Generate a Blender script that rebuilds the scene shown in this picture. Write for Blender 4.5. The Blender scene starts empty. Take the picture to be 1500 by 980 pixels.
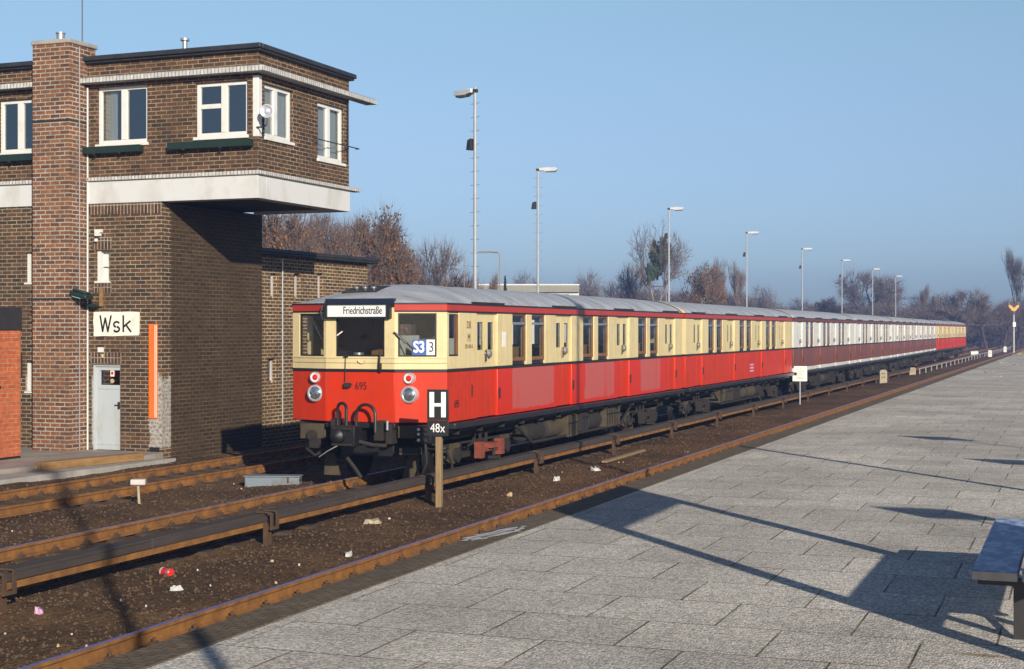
import bpy, math, random
from mathutils import Vector, Matrix
R = math.radians
S = bpy.context.scene
COL = S.collection

# ------------------------------------------------------------------ camera
FPX, HY, EYE = 2200.0, 483.0, 2.70          # focal length in px of a 1500 px wide picture
TH = R(20.784)
cam_d = bpy.data.cameras.new('camera')
cam = bpy.data.objects.new('camera', cam_d)
COL.objects.link(cam)
cam.location = (0, 0, EYE)
cam.rotation_euler = (R(90), 0, TH)
cam_d.sensor_width = 36
cam_d.lens = FPX / 1500 * 36
cam_d.shift_y = (HY - 490) / 1500
cam_d.clip_end = 4000
S.camera = cam

# ------------------------------------------------------------------ light
SUN_EL = R(18.0)
SUN_AZ = (0.644, -0.765)                    # horizontal direction towards the sun
w = bpy.data.worlds.new('World')
S.world = w
w.use_nodes = True
nt = w.node_tree
bg = nt.nodes['Background']
sky = nt.nodes.new('ShaderNodeTexSky')
sky.sky_type = 'NISHITA'
sky.sun_disc = False
sky.sun_elevation = SUN_EL
sky.sun_rotation = math.atan2(SUN_AZ[0], SUN_AZ[1])
sky.air_density = 1.0
sky.dust_density = 0.6
sky.ozone_density = 1.0
tint = nt.nodes.new('ShaderNodeMix')
tint.data_type = 'RGBA'
tint.blend_type = 'MULTIPLY'
tint.inputs[0].default_value = 1.0
tg = nt.nodes.new('ShaderNodeTexCoord')
tsep = nt.nodes.new('ShaderNodeSeparateXYZ')
trmp = nt.nodes.new('ShaderNodeValToRGB')
nt.links.new(tg.outputs['Generated'], tsep.inputs[0])
nt.links.new(tsep.outputs[2], trmp.inputs[0])
SKY = [(0.0, (.28, .40, .72)), (.045, (.39, .51, .82)), (.12, (.53, .60, .79)), (.22, (.68, .76, .80)), (.42, (.24, .30, .42))]
while len(trmp.color_ramp.elements) < len(SKY):
    trmp.color_ramp.elements.new(.5)
for e_, (p_, c_) in zip(trmp.color_ramp.elements, SKY):
    e_.position = p_; e_.color = (*c_, 1)
nt.links.new(trmp.outputs[0], tint.inputs[7])
nt.links.new(sky.outputs[0], tint.inputs[6])
nt.links.new(tint.outputs[2], bg.inputs[0])
bg.inputs[1].default_value = 0.12
sd = bpy.data.lights.new('sun', 'SUN')
sd.energy = 5.0
sd.angle = R(0.5)
sd.color = (1.0, 0.92, 0.80)
so = bpy.data.objects.new('sun', sd)
COL.objects.link(so)
ds = Vector((SUN_AZ[0] * math.cos(SUN_EL), SUN_AZ[1] * math.cos(SUN_EL), math.sin(SUN_EL)))
so.rotation_euler = ds.to_track_quat('Z', 'Y').to_euler()
so.location = (20, -20, 30)
S.view_settings.view_transform = 'Standard'
S.view_settings.look = 'None'
S.view_settings.exposure = 0.35
S.view_settings.gamma = 1.0
S.render.engine = 'CYCLES'
S.cycles.use_denoising = True
S.cycles.max_bounces = 6
S.cycles.transparent_max_bounces = 12
S.cycles.volume_bounces = 0

# ------------------------------------------------------------------ materials
def N(nt, t, **kw):
    n = nt.nodes.new(t)
    for k, v in kw.items():
        setattr(n, k, v)
    return n

def base_mat(name):
    m = bpy.data.materials.new(name)
    m.use_nodes = True
    nt = m.node_tree
    return m, nt, nt.nodes['Principled BSDF']

def c4(c):
    return (c[0], c[1], c[2], 1)

def coords(nt, kind):
    tc = N(nt, 'ShaderNodeTexCoord')
    return tc.outputs[kind]

def noise(nt, vec, scale, detail=4, rough=.6, dist=0.0):
    n = N(nt, 'ShaderNodeTexNoise')
    n.inputs['Scale'].default_value = scale
    n.inputs['Detail'].default_value = detail
    n.inputs['Roughness'].default_value = rough
    n.inputs['Distortion'].default_value = dist
    if vec is not None:
        nt.links.new(vec, n.inputs['Vector'])
    return n.outputs['Fac']

def ramp(nt, fac, stops):
    r = N(nt, 'ShaderNodeValToRGB')
    e = r.color_ramp.elements
    while len(e) < len(stops):
        e.new(.5)
    for i, (p, c) in enumerate(stops):
        e[i].position = p
        e[i].color = c4(c) if len(c) == 3 else c
    nt.links.new(fac, r.inputs[0])
    return r.outputs[0]

def mix(nt, a, b, fac, mode='MIX'):
    m = N(nt, 'ShaderNodeMix', data_type='RGBA', blend_type=mode)
    for sock, v in ((m.inputs[6], a), (m.inputs[7], b), (m.inputs[0], fac)):
        if hasattr(v, 'links'):
            nt.links.new(v, sock)
        elif isinstance(v, tuple):
            sock.default_value = c4(v)
        else:
            sock.default_value = v
    return m.outputs[2]

def mth(nt, op, a, b=0.0, clamp=False):
    m = N(nt, 'ShaderNodeMath', operation=op, use_clamp=clamp)
    for i, v in enumerate((a, b)):
        if hasattr(v, 'links'):
            nt.links.new(v, m.inputs[i])
        else:
            m.inputs[i].default_value = v
    return m.outputs[0]

def bump(nt, h, strength, dist, bsdf):
    b = N(nt, 'ShaderNodeBump')
    b.inputs['Strength'].default_value = strength
    b.inputs['Distance'].default_value = dist
    nt.links.new(h, b.inputs['Height'])
    nt.links.new(b.outputs[0], bsdf.inputs['Normal'])

def P(name, c1, rough=.6, metal=0.0, c2=None, scale=4.0, bmp=0.0, bscale=40.0, thr=None, stretch=None, spec=None, rvar=0.0, grime=0.0):
    """painted, rusty or dusty surface: two tones mixed by a noise, fine bump"""
    m, nt, b = base_mat(name)
    v = coords(nt, 'Object')
    if stretch:
        mp = N(nt, 'ShaderNodeMapping')
        mp.inputs['Scale'].default_value = stretch
        nt.links.new(v, mp.inputs[0])
        v = mp.outputs[0]
    b.inputs['Roughness'].default_value = rough
    b.inputs['Metallic'].default_value = metal
    if spec is not None:
        b.inputs['Specular IOR Level'].default_value = spec
    if c2 is None:
        c2 = tuple(x * .8 for x in c1)
    f = noise(nt, v, scale, 5, .65)
    lo, hi = thr or (.35, .7)
    col = ramp(nt, f, [(lo, c1), (hi, c2)])
    if grime:
        mg = N(nt, 'ShaderNodeMapping'); mg.inputs['Scale'].default_value = (1, 7, .45)
        nt.links.new(coords(nt, 'Object'), mg.inputs[0])
        g1 = ramp(nt, noise(nt, mg.outputs[0], 1.3, 6, .7), [(.46, (0, 0, 0)), (.72, (1, 1, 1))])
        g2 = ramp(nt, noise(nt, coords(nt, 'Object'), 2.2, 6, .75), [(.5, (0, 0, 0)), (.8, (1, 1, 1))])
        gf = mth(nt, 'MULTIPLY', mth(nt, 'ADD', g1, g2, True), grime)
        col = mix(nt, col, (.075, .05, .035), gf)
        nt.links.new(mth(nt, 'ADD', rough, mth(nt, 'MULTIPLY', gf, .5)), b.inputs['Roughness'])
    nt.links.new(col, b.inputs['Base Color'])
    if rvar and not grime:
        rr = mth(nt, 'ADD', rough - rvar, mth(nt, 'MULTIPLY', f, rvar * 2))
        nt.links.new(rr, b.inputs['Roughness'])
    if bmp:
        bump(nt, noise(nt, v, bscale, 3), bmp, .01, b)
    return m

def brick(name, c1, c2, mortar, bw, bh, ms, dirt=(.03, .024, .018), dirt_amt=.5, dscale=.6, patch=False, dark=None, offset=.5, bias=0.0):
    m, nt, b = base_mat(name)
    uv = coords(nt, 'UV')
    bt = N(nt, 'ShaderNodeTexBrick')
    bt.offset = offset
    nt.links.new(uv, bt.inputs['Vector'])
    bt.inputs['Scale'].default_value = 1
    bt.inputs['Brick Width'].default_value = bw
    bt.inputs['Row Height'].default_value = bh
    bt.inputs['Mortar Size'].default_value = ms
    bt.inputs['Mortar Smooth'].default_value = .15
    bt.inputs['Bias'].default_value = bias
    bt.inputs['Color1'].default_value = c4(c1)
    bt.inputs['Color2'].default_value = c4(c2)
    mc = ramp(nt, noise(nt, uv, 1.1, 4), [(.35, mortar), (.68, tuple(x * .5 for x in mortar))])
    nt.links.new(mc, bt.inputs['Mortar'])
    col = bt.outputs['Color']
    hue = ramp(nt, noise(nt, uv, 9, 3), [(.3, (.66, .66, .66)), (.7, (1.25, 1.24, 1.2))])
    col = mix(nt, col, hue, .75, 'MULTIPLY')
    mp = N(nt, 'ShaderNodeMapping')
    mp.inputs['Scale'].default_value = (1.6, .35, 1)
    nt.links.new(uv, mp.inputs[0])
    d = ramp(nt, noise(nt, mp.outputs[0], dscale, 6, .65), [(.42, (0, 0, 0)), (.75, (1, 1, 1))])
    col = mix(nt, col, dirt, mth(nt, 'MULTIPLY', d, dirt_amt))
    if patch:      # whitewashed corner strip with ragged edges, part of the wall itself
        sp = N(nt, 'ShaderNodeSeparateXYZ')
        nt.links.new(uv, sp.inputs[0])
        n1 = noise(nt, uv, 5, 5, .7)
        ex = mth(nt, 'ADD', sp.outputs[0], mth(nt, 'MULTIPLY', n1, .5))
        ez = mth(nt, 'ADD', sp.outputs[1], mth(nt, 'MULTIPLY', n1, .6))
        a = mth(nt, 'GREATER_THAN', ex, -.05)
        bb = mth(nt, 'LESS_THAN', ez, 1.95)
        cc = mth(nt, 'GREATER_THAN', sp.outputs[1], .12)
        k = mth(nt, 'MULTIPLY', mth(nt, 'MULTIPLY', a, bb), cc)
        n2 = ramp(nt, noise(nt, uv, 14, 4), [(.32, (.1, .1, .1)), (.62, (.75, .75, .75))])
        col = mix(nt, col, (.50, .48, .45), mth(nt, 'MULTIPLY', k, n2))
    nt.links.new(col, b.inputs['Base Color'])
    b.inputs['Roughness'].default_value = .82
    b.inputs['Specular IOR Level'].default_value = .25
    inv = mth(nt, 'SUBTRACT', 1.0, bt.outputs['Fac'])
    bump(nt, mth(nt, 'ADD', inv, mth(nt, 'MULTIPLY', noise(nt, uv, 60, 2), .4)), .6, .01, b)
    return m

def glass(name, tintc=(.55, .6, .6), f=1.0, ior=1.55):
    m = bpy.data.materials.new(name)
    m.use_nodes = True
    nt = m.node_tree
    nt.nodes.clear()
    out = N(nt, 'ShaderNodeOutputMaterial')
    tr = N(nt, 'ShaderNodeBsdfTransparent')
    tr.inputs[0].default_value = c4(tintc)
    gl = N(nt, 'ShaderNodeBsdfGlossy')
    gl.inputs[0].default_value = (.95, .97, 1, 1)
    gl.inputs['Roughness'].default_value = .015
    lw = N(nt, 'ShaderNodeLayerWeight')
    lw.inputs[0].default_value = .5
    f0 = ((ior - 1) / (ior + 1)) ** 2 * f
    fac = mth(nt, 'ADD', f0, mth(nt, 'MULTIPLY', 1 - f0, mth(nt, 'POWER', lw.outputs['Facing'], 5.0)), True)
    v = coords(nt, 'Object')
    bp = N(nt, 'ShaderNodeBump')
    bp.inputs['Strength'].default_value = .08
    bp.inputs['Distance'].default_value = .05
    nt.links.new(noise(nt, v, 1.6, 2), bp.inputs['Height'])
    nt.links.new(bp.outputs[0], gl.inputs['Normal'])
    ms = N(nt, 'ShaderNodeMixShader')
    nt.links.new(fac, ms.inputs[0])
    nt.links.new(tr.outputs[0], ms.inputs[1])
    nt.links.new(gl.outputs[0], ms.inputs[2])
    nt.links.new(ms.outputs[0], out.inputs[0])
    return m

M = {}
M['brick_front'] = brick('brown clinker brick', (.122, .059, .026), (.046, .027, .016), (.36, .31, .22), .27, .088, .011, dirt_amt=.4, patch=True)
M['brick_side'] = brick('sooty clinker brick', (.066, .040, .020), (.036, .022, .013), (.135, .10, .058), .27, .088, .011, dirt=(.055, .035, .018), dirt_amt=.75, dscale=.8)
M['brick_upper'] = brick('upper clinker brick', (.130, .062, .028), (.050, .027, .017), (.32, .265, .185), .27, .088, .010, dirt_amt=.35)
M['brick_chimney'] = brick('red chimney brick', (.24, .100, .042), (.10, .048, .030), (.46, .41, .345), .26, .092, .0125, dirt_amt=.15)
M['brick_annex'] = brick('annex brick', (.15, .076, .036), (.065, .036, .022), (.46, .38, .24), .27, .088, .013, dirt_amt=.2)
M['brick_hut'] = brick('orange hut tiles', (.50, .13, .045), (.42, .10, .035), (.55, .26, .15), .27, .088, .009, dirt=(.2, .06, .03), dirt_amt=.3)
M['soldier'] = brick('soldier course brick', (.13, .062, .033), (.05, .027, .02), (.42, .36, .28), .088, .26, .012, offset=0.0)
M['plaster'] = P('white fascia plaster', (.56, .56, .55), .8, c2=(.36, .33, .27), scale=1.1, thr=(.48, .85), stretch=(1, 1, .6), bmp=.15, bscale=30)
M['ledge'] = brick('white glazed ledge', (.56, .555, .54), (.47, .46, .44), (.28, .27, .25), .09, .3, .01, dirt_amt=.2, offset=0.0)
M['concrete'] = P('grey concrete', (.36, .34, .31), .88, c2=(.24, .225, .2), scale=2.5, bmp=.35, bscale=60)
M['path'] = P('path concrete', (.33, .29, .25), .9, c2=(.21, .175, .145), scale=1.6, bmp=.4, bscale=50)
M['roof_felt'] = P('black roofing felt', (.018, .019, .022), .55, c2=(.035, .036, .04), scale=3)
M['white_paint'] = P('white window paint', (.66, .65, .61), .45, c2=(.55, .53, .47), scale=3, thr=(.5, .8))
M['door_paint'] = P('pale grey door paint', (.41, .45, .47), .5, c2=(.33, .33, .29), scale=2.2, thr=(.52, .8), stretch=(1, 1, .6))
M['green_box'] = P('dark green box paint', (.008, .022, .017), .5, c2=(.012, .03, .022), scale=4)
M['dark_metal'] = P('dark metal', (.02, .02, .022), .5, c2=(.035, .03, .028), scale=6)
M['zinc'] = P('galvanised metal', (.42, .43, .44), .42, .6, c2=(.33, .34, .35), scale=3)
M['pole_paint'] = P('light grey pole paint', (.37, .39, .41), .45, c2=(.28, .29, .30), scale=2)
M['lamp_white'] = P('white lamp housing', (.62, .62, .61), .4, c2=(.5, .5, .49), scale=2)
M['lamp_glass'] = P('lamp diffuser', (.10, .11, .12), .25)
M['orange'] = P('orange marker paint', (.85, .17, .025), .5, c2=(.72, .13, .02), scale=5)
M['curtain'] = P('pale curtain', (.66, .65, .60), .9, c2=(.52, .5, .46), scale=3, stretch=(9, 9, .4))
M['interior_dark'] = P('dark room', (.03, .028, .025), .9)
M['bldg_glass'] = glass('building glass', (.55, .58, .58), 4.6)
M['sign_white'] = P('weathered white sign', (.78, .74, .64), .6, c2=(.62, .55, .43), scale=3.5, thr=(.5, .8))
M['black_paint'] = P('black paint', (.014, .014, .015), .45)
M['white_letter'] = P('white lettering', (.82, .80, .76), .5)
M['green_glow'] = P('green lamp glass', (.30, .62, .50), .2)
# train
M['cream'] = P('cream car paint', (.66, .54, .285), .4, c2=(.56, .45, .22), scale=1.8, thr=(.5, .85), stretch=(1, 1, .35), rvar=.06, grime=.22)
M['ivory'] = P('pale ivory car paint', (.66, .65, .60), .4, c2=(.54, .52, .47), scale=1.8, thr=(.45, .85), stretch=(1, 1, .35), grime=.25)
M['red'] = P('red car paint', (.54, .028, .003), .42, c2=(.43, .023, .004), scale=1.4, thr=(.45, .85), stretch=(1, 1, .3), rvar=.08, grime=.25, spec=.3)
M['maroon'] = P('maroon car paint', (.20, .055, .034), .38, c2=(.14, .040, .027), scale=1.6, stretch=(1, 1, .3))
M['maroon_band'] = P('maroon band paint', (.16, .035, .022), .4)
M['white_stripe'] = P('white stripe paint', (.60, .595, .57), .45, c2=(.5, .485, .45), scale=2)
M['belt_black'] = P('black belt paint', (.013, .012, .013), .4)
M['red_band'] = P('red band paint', (.44, .028, .012), .35, c2=(.36, .025, .012), scale=2)
M['blue_band'] = P('dark blue band paint', (.012, .018, .045), .3)
M['roof_silver'] = P('weathered silver roof paint', (.50, .515, .54), .45, .2, c2=(.27, .265, .26), scale=1.2, thr=(.42, .75), stretch=(.8, 2.2, .8), bmp=.1, bscale=12)
M['roof_pale'] = P('pale silver roof paint', (.56, .56, .56), .45, .25, c2=(.42, .42, .42), scale=1.2, stretch=(.8, 2.2, .8))
M['seam'] = P('sooty roof seam', (.22, .22, .225), .6)
M['wood'] = P('varnished window wood', (.22, .105, .035), .45, c2=(.16, .07, .025), scale=5, stretch=(6, 6, 1))
M['seat_wood'] = P('slatted seat wood', (.20, .115, .05), .5, c2=(.14, .075, .03), scale=4, stretch=(1, 1, 9))
M['cab_panel'] = P('grey cab panel', (.45, .46, .44), .6)
M['train_glass'] = glass('car window glass', (.80, .82, .80), 1.3)
M['alu'] = P('bare aluminium', (.60, .60, .60), .32, .8, c2=(.45, .45, .45))
M['chrome'] = P('polished lamp ring', (.70, .71, .73), .3, .6)
M['lens'] = P('headlamp lens', (.75, .78, .80), .12, .85, c2=(.12, .13, .15), scale=11, bmp=.5, bscale=30)
M['tail_red'] = P('red tail lamp lens', (.72, .02, .012), .15)
M['under'] = P('dusty underframe steel', (.024, .018, .012), .85, c2=(.011, .009, .008), scale=4, bmp=.3, bscale=30)
M['under_olive'] = P('brake dust brown box paint', (.075, .055, .028), .8, c2=(.035, .026, .016), scale=3)
M['under_black'] = P('black greasy steel', (.007, .007, .008), .5, c2=(.012, .011, .010), scale=5)
M['step'] = P('black step board', (.016, .016, .022), .28, c2=(.03, .028, .03), scale=2)
M['shoe_red'] = P('red oxide collector beam', (.26, .055, .03), .65, c2=(.12, .035, .022), scale=7)
M['rubber'] = P('black rubber hose', (.016, .015, .015), .5)
M['plate_white'] = P('white plate', (.80, .80, .78), .4)
M['plate_blue'] = P('blue plate', (.03, .10, .38), .4)
# track
M['rail_rust'] = P('rusty rail flank', (.27, .118, .024), .8, c2=(.115, .05, .016), scale=5, bmp=.3, bscale=60)
M['rail_head'] = P('polished rail head', (.42, .45, .80), .5, 1.0, c2=(.36, .38, .70), scale=3, stretch=(4, .2, 1))  # blue reflection of the sky painted into the steel's base colour
M['rail_head_dull'] = P('rusty rail head', (.24, .115, .045), .55, .2, c2=(.17, .075, .028), scale=5)
M['fasten'] = P('rusty rail chair', (.055, .034, .02), .85, c2=(.1, .045, .018), scale=9)
M['cover'] = P('grey brown third rail guard', (.058, .045, .038), .75, c2=(.036, .028, .024), scale=3, stretch=(3, .5, 3), bmp=.15, bscale=40)
M['sleeper'] = P('old wooden sleeper', (.075, .045, .024), .9, c2=(.04, .026, .016), scale=5, stretch=(.4, 5, 1), bmp=.4)
M['timber'] = P('weathered timber', (.30, .175, .065), .85, c2=(.17, .085, .03), scale=5, stretch=(4, .5, 2), bmp=.4)
M['post_wood'] = P('weathered post wood', (.27, .185, .09), .85, c2=(.17, .11, .05), scale=6, stretch=(5, 5, .5), bmp=.4)
M['grey_box'] = P('grey blue point box paint', (.155, .185, .215), .6, c2=(.13, .10, .07), scale=4, thr=(.5, .72))
M['stone'] = P('pale marker stone', (.42, .36, .25), .9, c2=(.28, .23, .15), scale=8, bmp=.4)
M['cloth_red'] = P('red printed can', (.62, .03, .03), .3)
M['litter_white'] = P('white paper', (.55, .54, .51), .8)
M['litter_pink'] = P('pink packet', (.62, .35, .5), .6)
M['litter_tan'] = P('tan scrap', (.5, .36, .2), .8)
M['bench_blue'] = P('worn blue bench paint', (.13, .19, .40), .45, c2=(.44, .52, .68), scale=5, thr=(.47, .60), stretch=(2.2, 1, 3), bmp=.25, bscale=30)
M['bench_end'] = P('bare plank end', (.45, .40, .33), .8, c2=(.3, .25, .2), scale=8)
M['signal_orange'] = P('orange signal paint', (.85, .30, .03), .5)
M['mast_stripe'] = P('weathered mast paint', (.52, .5, .47), .6, c2=(.34, .30, .27), scale=3)
M['house_white'] = P('white house render', (.66, .64, .60), .8, c2=(.55, .53, .5), scale=.6)
M['house_grey'] = P('grey roof edge', (.26, .25, .20), .8, c2=(.2, .19, .16), scale=.6)

def haze_mat():
    m = bpy.data.materials.new('haze')
    m.use_nodes = True
    nt = m.node_tree
    nt.nodes.clear()
    out = N(nt, 'ShaderNodeOutputMaterial')
    pv = N(nt, 'ShaderNodeVolumePrincipled')
    pv.inputs['Color'].default_value = (.30, .46, .92, 1)
    pv.inputs['Density'].default_value = .0010
    nt.links.new(pv.outputs[0], out.inputs['Volume'])
    return m
M['haze'] = haze_mat()

def ballast_mat():
    m, nt, b = base_mat('ballast and brake dust')
    v = coords(nt, 'Object')
    big = noise(nt, v, .35, 5, .6)
    col = ramp(nt, big, [(.30, (.185, .112, .052)), (.50, (.112, .066, .034)), (.68, (.066, .041, .025))])
    vo = N(nt, 'ShaderNodeTexVoronoi')
    vo.inputs['Scale'].default_value = 26
    nt.links.new(v, vo.inputs['Vector'])
    st = ramp(nt, vo.outputs['Color'], [(.2, (.55, .52, .5)), (.8, (1.5, 1.42, 1.3))])
    col = mix(nt, col, st, .8, 'MULTIPLY')
    rust = ramp(nt, noise(nt, v, 1.1, 4), [(.55, (0, 0, 0)), (.75, (1, 1, 1))])
    col = mix(nt, col, (.15, .085, .04), mth(nt, 'MULTIPLY', rust, .5))
    nt.links.new(col, b.inputs['Base Color'])
    b.inputs['Roughness'].default_value = .92
    b.inputs['Specular IOR Level'].default_value = .2
    hh = mth(nt, 'ADD', vo.outputs['Distance'], noise(nt, v, 90, 3))
    bump(nt, hh, .9, .03, b)
    return m
M['ballast'] = ballast_mat()
M['ballast_stone'] = P('ballast stones', (.125, .077, .041), .9, c2=(.065, .041, .025), scale=1.7, thr=(.38, .62))

def slab_mat():
    m, nt, b = base_mat('exposed aggregate slabs')
    v = coords(nt, 'Object')
    mp = N(nt, 'ShaderNodeMapping')
    mp.inputs['Location'].default_value = (.05, .32, 0)
    nt.links.new(v, mp.inputs[0])
    bt = N(nt, 'ShaderNodeTexBrick')
    bt.offset = .5
    nt.links.new(mp.outputs[0], bt.inputs['Vector'])
    for k, x in (('Scale', 1), ('Brick Width', .90), ('Row Height', .85), ('Mortar Size', .008), ('Mortar Smooth', .3), ('Bias', 0)):
        bt.inputs[k].default_value = x
    bt.inputs['Color1'].default_value = (.65, .61, .54, 1)
    bt.inputs['Color2'].default_value = (.52, .49, .435, 1)
    jn = noise(nt, v, 1.7, 4, .7)
    jc = ramp(nt, jn, [(.36, (.46, .43, .37)), (.48, (.22, .18, .11)), (.64, (.085, .075, .03))])
    nt.links.new(jc, bt.inputs['Mortar'])
    vo = N(nt, 'ShaderNodeTexVoronoi')
    vo.inputs['Scale'].default_value = 62
    nt.links.new(v, vo.inputs['Vector'])
    peb = ramp(nt, vo.outputs['Color'], [(.15, (.42, .41, .40)), (.5, (.95, .93, .9)), (.85, (1.6, 1.55, 1.5))])
    col = mix(nt, bt.outputs['Color'], peb, .75, 'MULTIPLY')
    st = ramp(nt, noise(nt, v, .55, 6, .65), [(.38, (.78, .77, .75)), (.66, (1.12, 1.11, 1.1))])
    col = mix(nt, col, st, 1.0, 'MULTIPLY')
    spots = ramp(nt, noise(nt, v, 7, 3), [(.70, (0, 0, 0)), (.76, (1, 1, 1))])
    col = mix(nt, col, (.16, .14, .11), mth(nt, 'MULTIPLY', spots, .45))
    big = ramp(nt, noise(nt, v, .23, 6, .7), [(.5, (0, 0, 0)), (.66, (1, 1, 1))])
    col = mix(nt, col, (.30, .275, .225), mth(nt, 'MULTIPLY', big, .22))
    rs = N(nt, 'ShaderNodeMapping')           # rust run in front of the bench
    rs.inputs['Location'].default_value = (.56 / .34, -9.55 / .07, 0)
    rs.inputs['Scale'].default_value = (1 / .34, 1 / .07, 0)
    nt.links.new(v, rs.inputs[0])
    ln = N(nt, 'ShaderNodeVectorMath', operation='LENGTH')
    nt.links.new(rs.outputs[0], ln.inputs[0])
    rf_ = mth(nt, 'SUBTRACT', 1.15, mth(nt, 'ADD', ln.outputs['Value'], mth(nt, 'MULTIPLY', noise(nt, v, 18, 4), .6)), True)
    col = mix(nt, col, (.22, .10, .03), rf_)
    nt.links.new(col, b.inputs['Base Color'])
    b.inputs['Roughness'].default_value = .85
    b.inputs['Specular IOR Level'].default_value = .3
    hh = mth(nt, 'ADD', mth(nt, 'MULTIPLY', vo.outputs['Distance'], -.6), mth(nt, 'MULTIPLY', bt.outputs['Fac'], -2.0))
    bump(nt, hh, .8, .012, b)
    return m
M['slab'] = slab_mat()
M['coping'] = brick('ribbed coping clinker', (.20, .150, .095), (.15, .112, .072), (.09, .07, .046), .12, .06, .006, dirt=(.06, .05, .035), dirt_amt=.5, dscale=2)
M['coping_side'] = P('platform wall', (.12, .09, .065), .9, c2=(.06, .048, .038), scale=3, bmp=.3)

def ground_mat():
    m, nt, b = base_mat('rough grass and soil')
    v = coords(nt, 'Object')
    col = ramp(nt, noise(nt, v, .12, 7, .7), [(.35, (.055, .045, .026)), (.52, (.075, .062, .034)), (.7, (.05, .055, .022))])
    nt.links.new(col, b.inputs['Base Color'])
    b.inputs['Roughness'].default_value = .95
    bump(nt, noise(nt, v, 3, 5), .8, .1, b)
    return m
M['ground'] = ground_mat()

def foliage(name, c1, c2, scale=.5, rough=.8):
    m, nt, b = base_mat(name)
    v = coords(nt, 'Object')
    col = ramp(nt, noise(nt, v, scale, 4), [(.35, c1), (.65, c2)])
    nt.links.new(col, b.inputs['Base Color'])
    b.inputs['Roughness'].default_value = rough
    b.inputs['Specular IOR Level'].default_value = .2
    return m
M['bark'] = foliage('grey brown bark', (.085, .06, .045), (.05, .037, .03), 2)
M['bark_pale'] = foliage('pale birch bark', (.32, .27, .22), (.2, .16, .13), 2)
M['twig'] = foliage('purple brown twigs', (.15, .112, .095), (.10, .08, .072), 1)
M['twig_pale'] = foliage('pale brown twigs', (.17, .125, .095), (.11, .082, .065), 1)
M['leaf_rust'] = foliage('rust brown leaves', (.25, .10, .030), (.13, .055, .022), .8)
M['leaf_orange'] = foliage('orange autumn leaves', (.33, .15, .04), (.20, .095, .03), .8)
M['leaf_olive'] = foliage('olive leaves', (.085, .075, .028), (.05, .05, .02), .8)
M['leaf_green'] = foliage('dark evergreen leaves', (.022, .045, .020), (.04, .06, .025), .8)
M['mistletoe'] = foliage('green mistletoe', (.03, .055, .022), (.05, .07, .028), 2)

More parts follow.
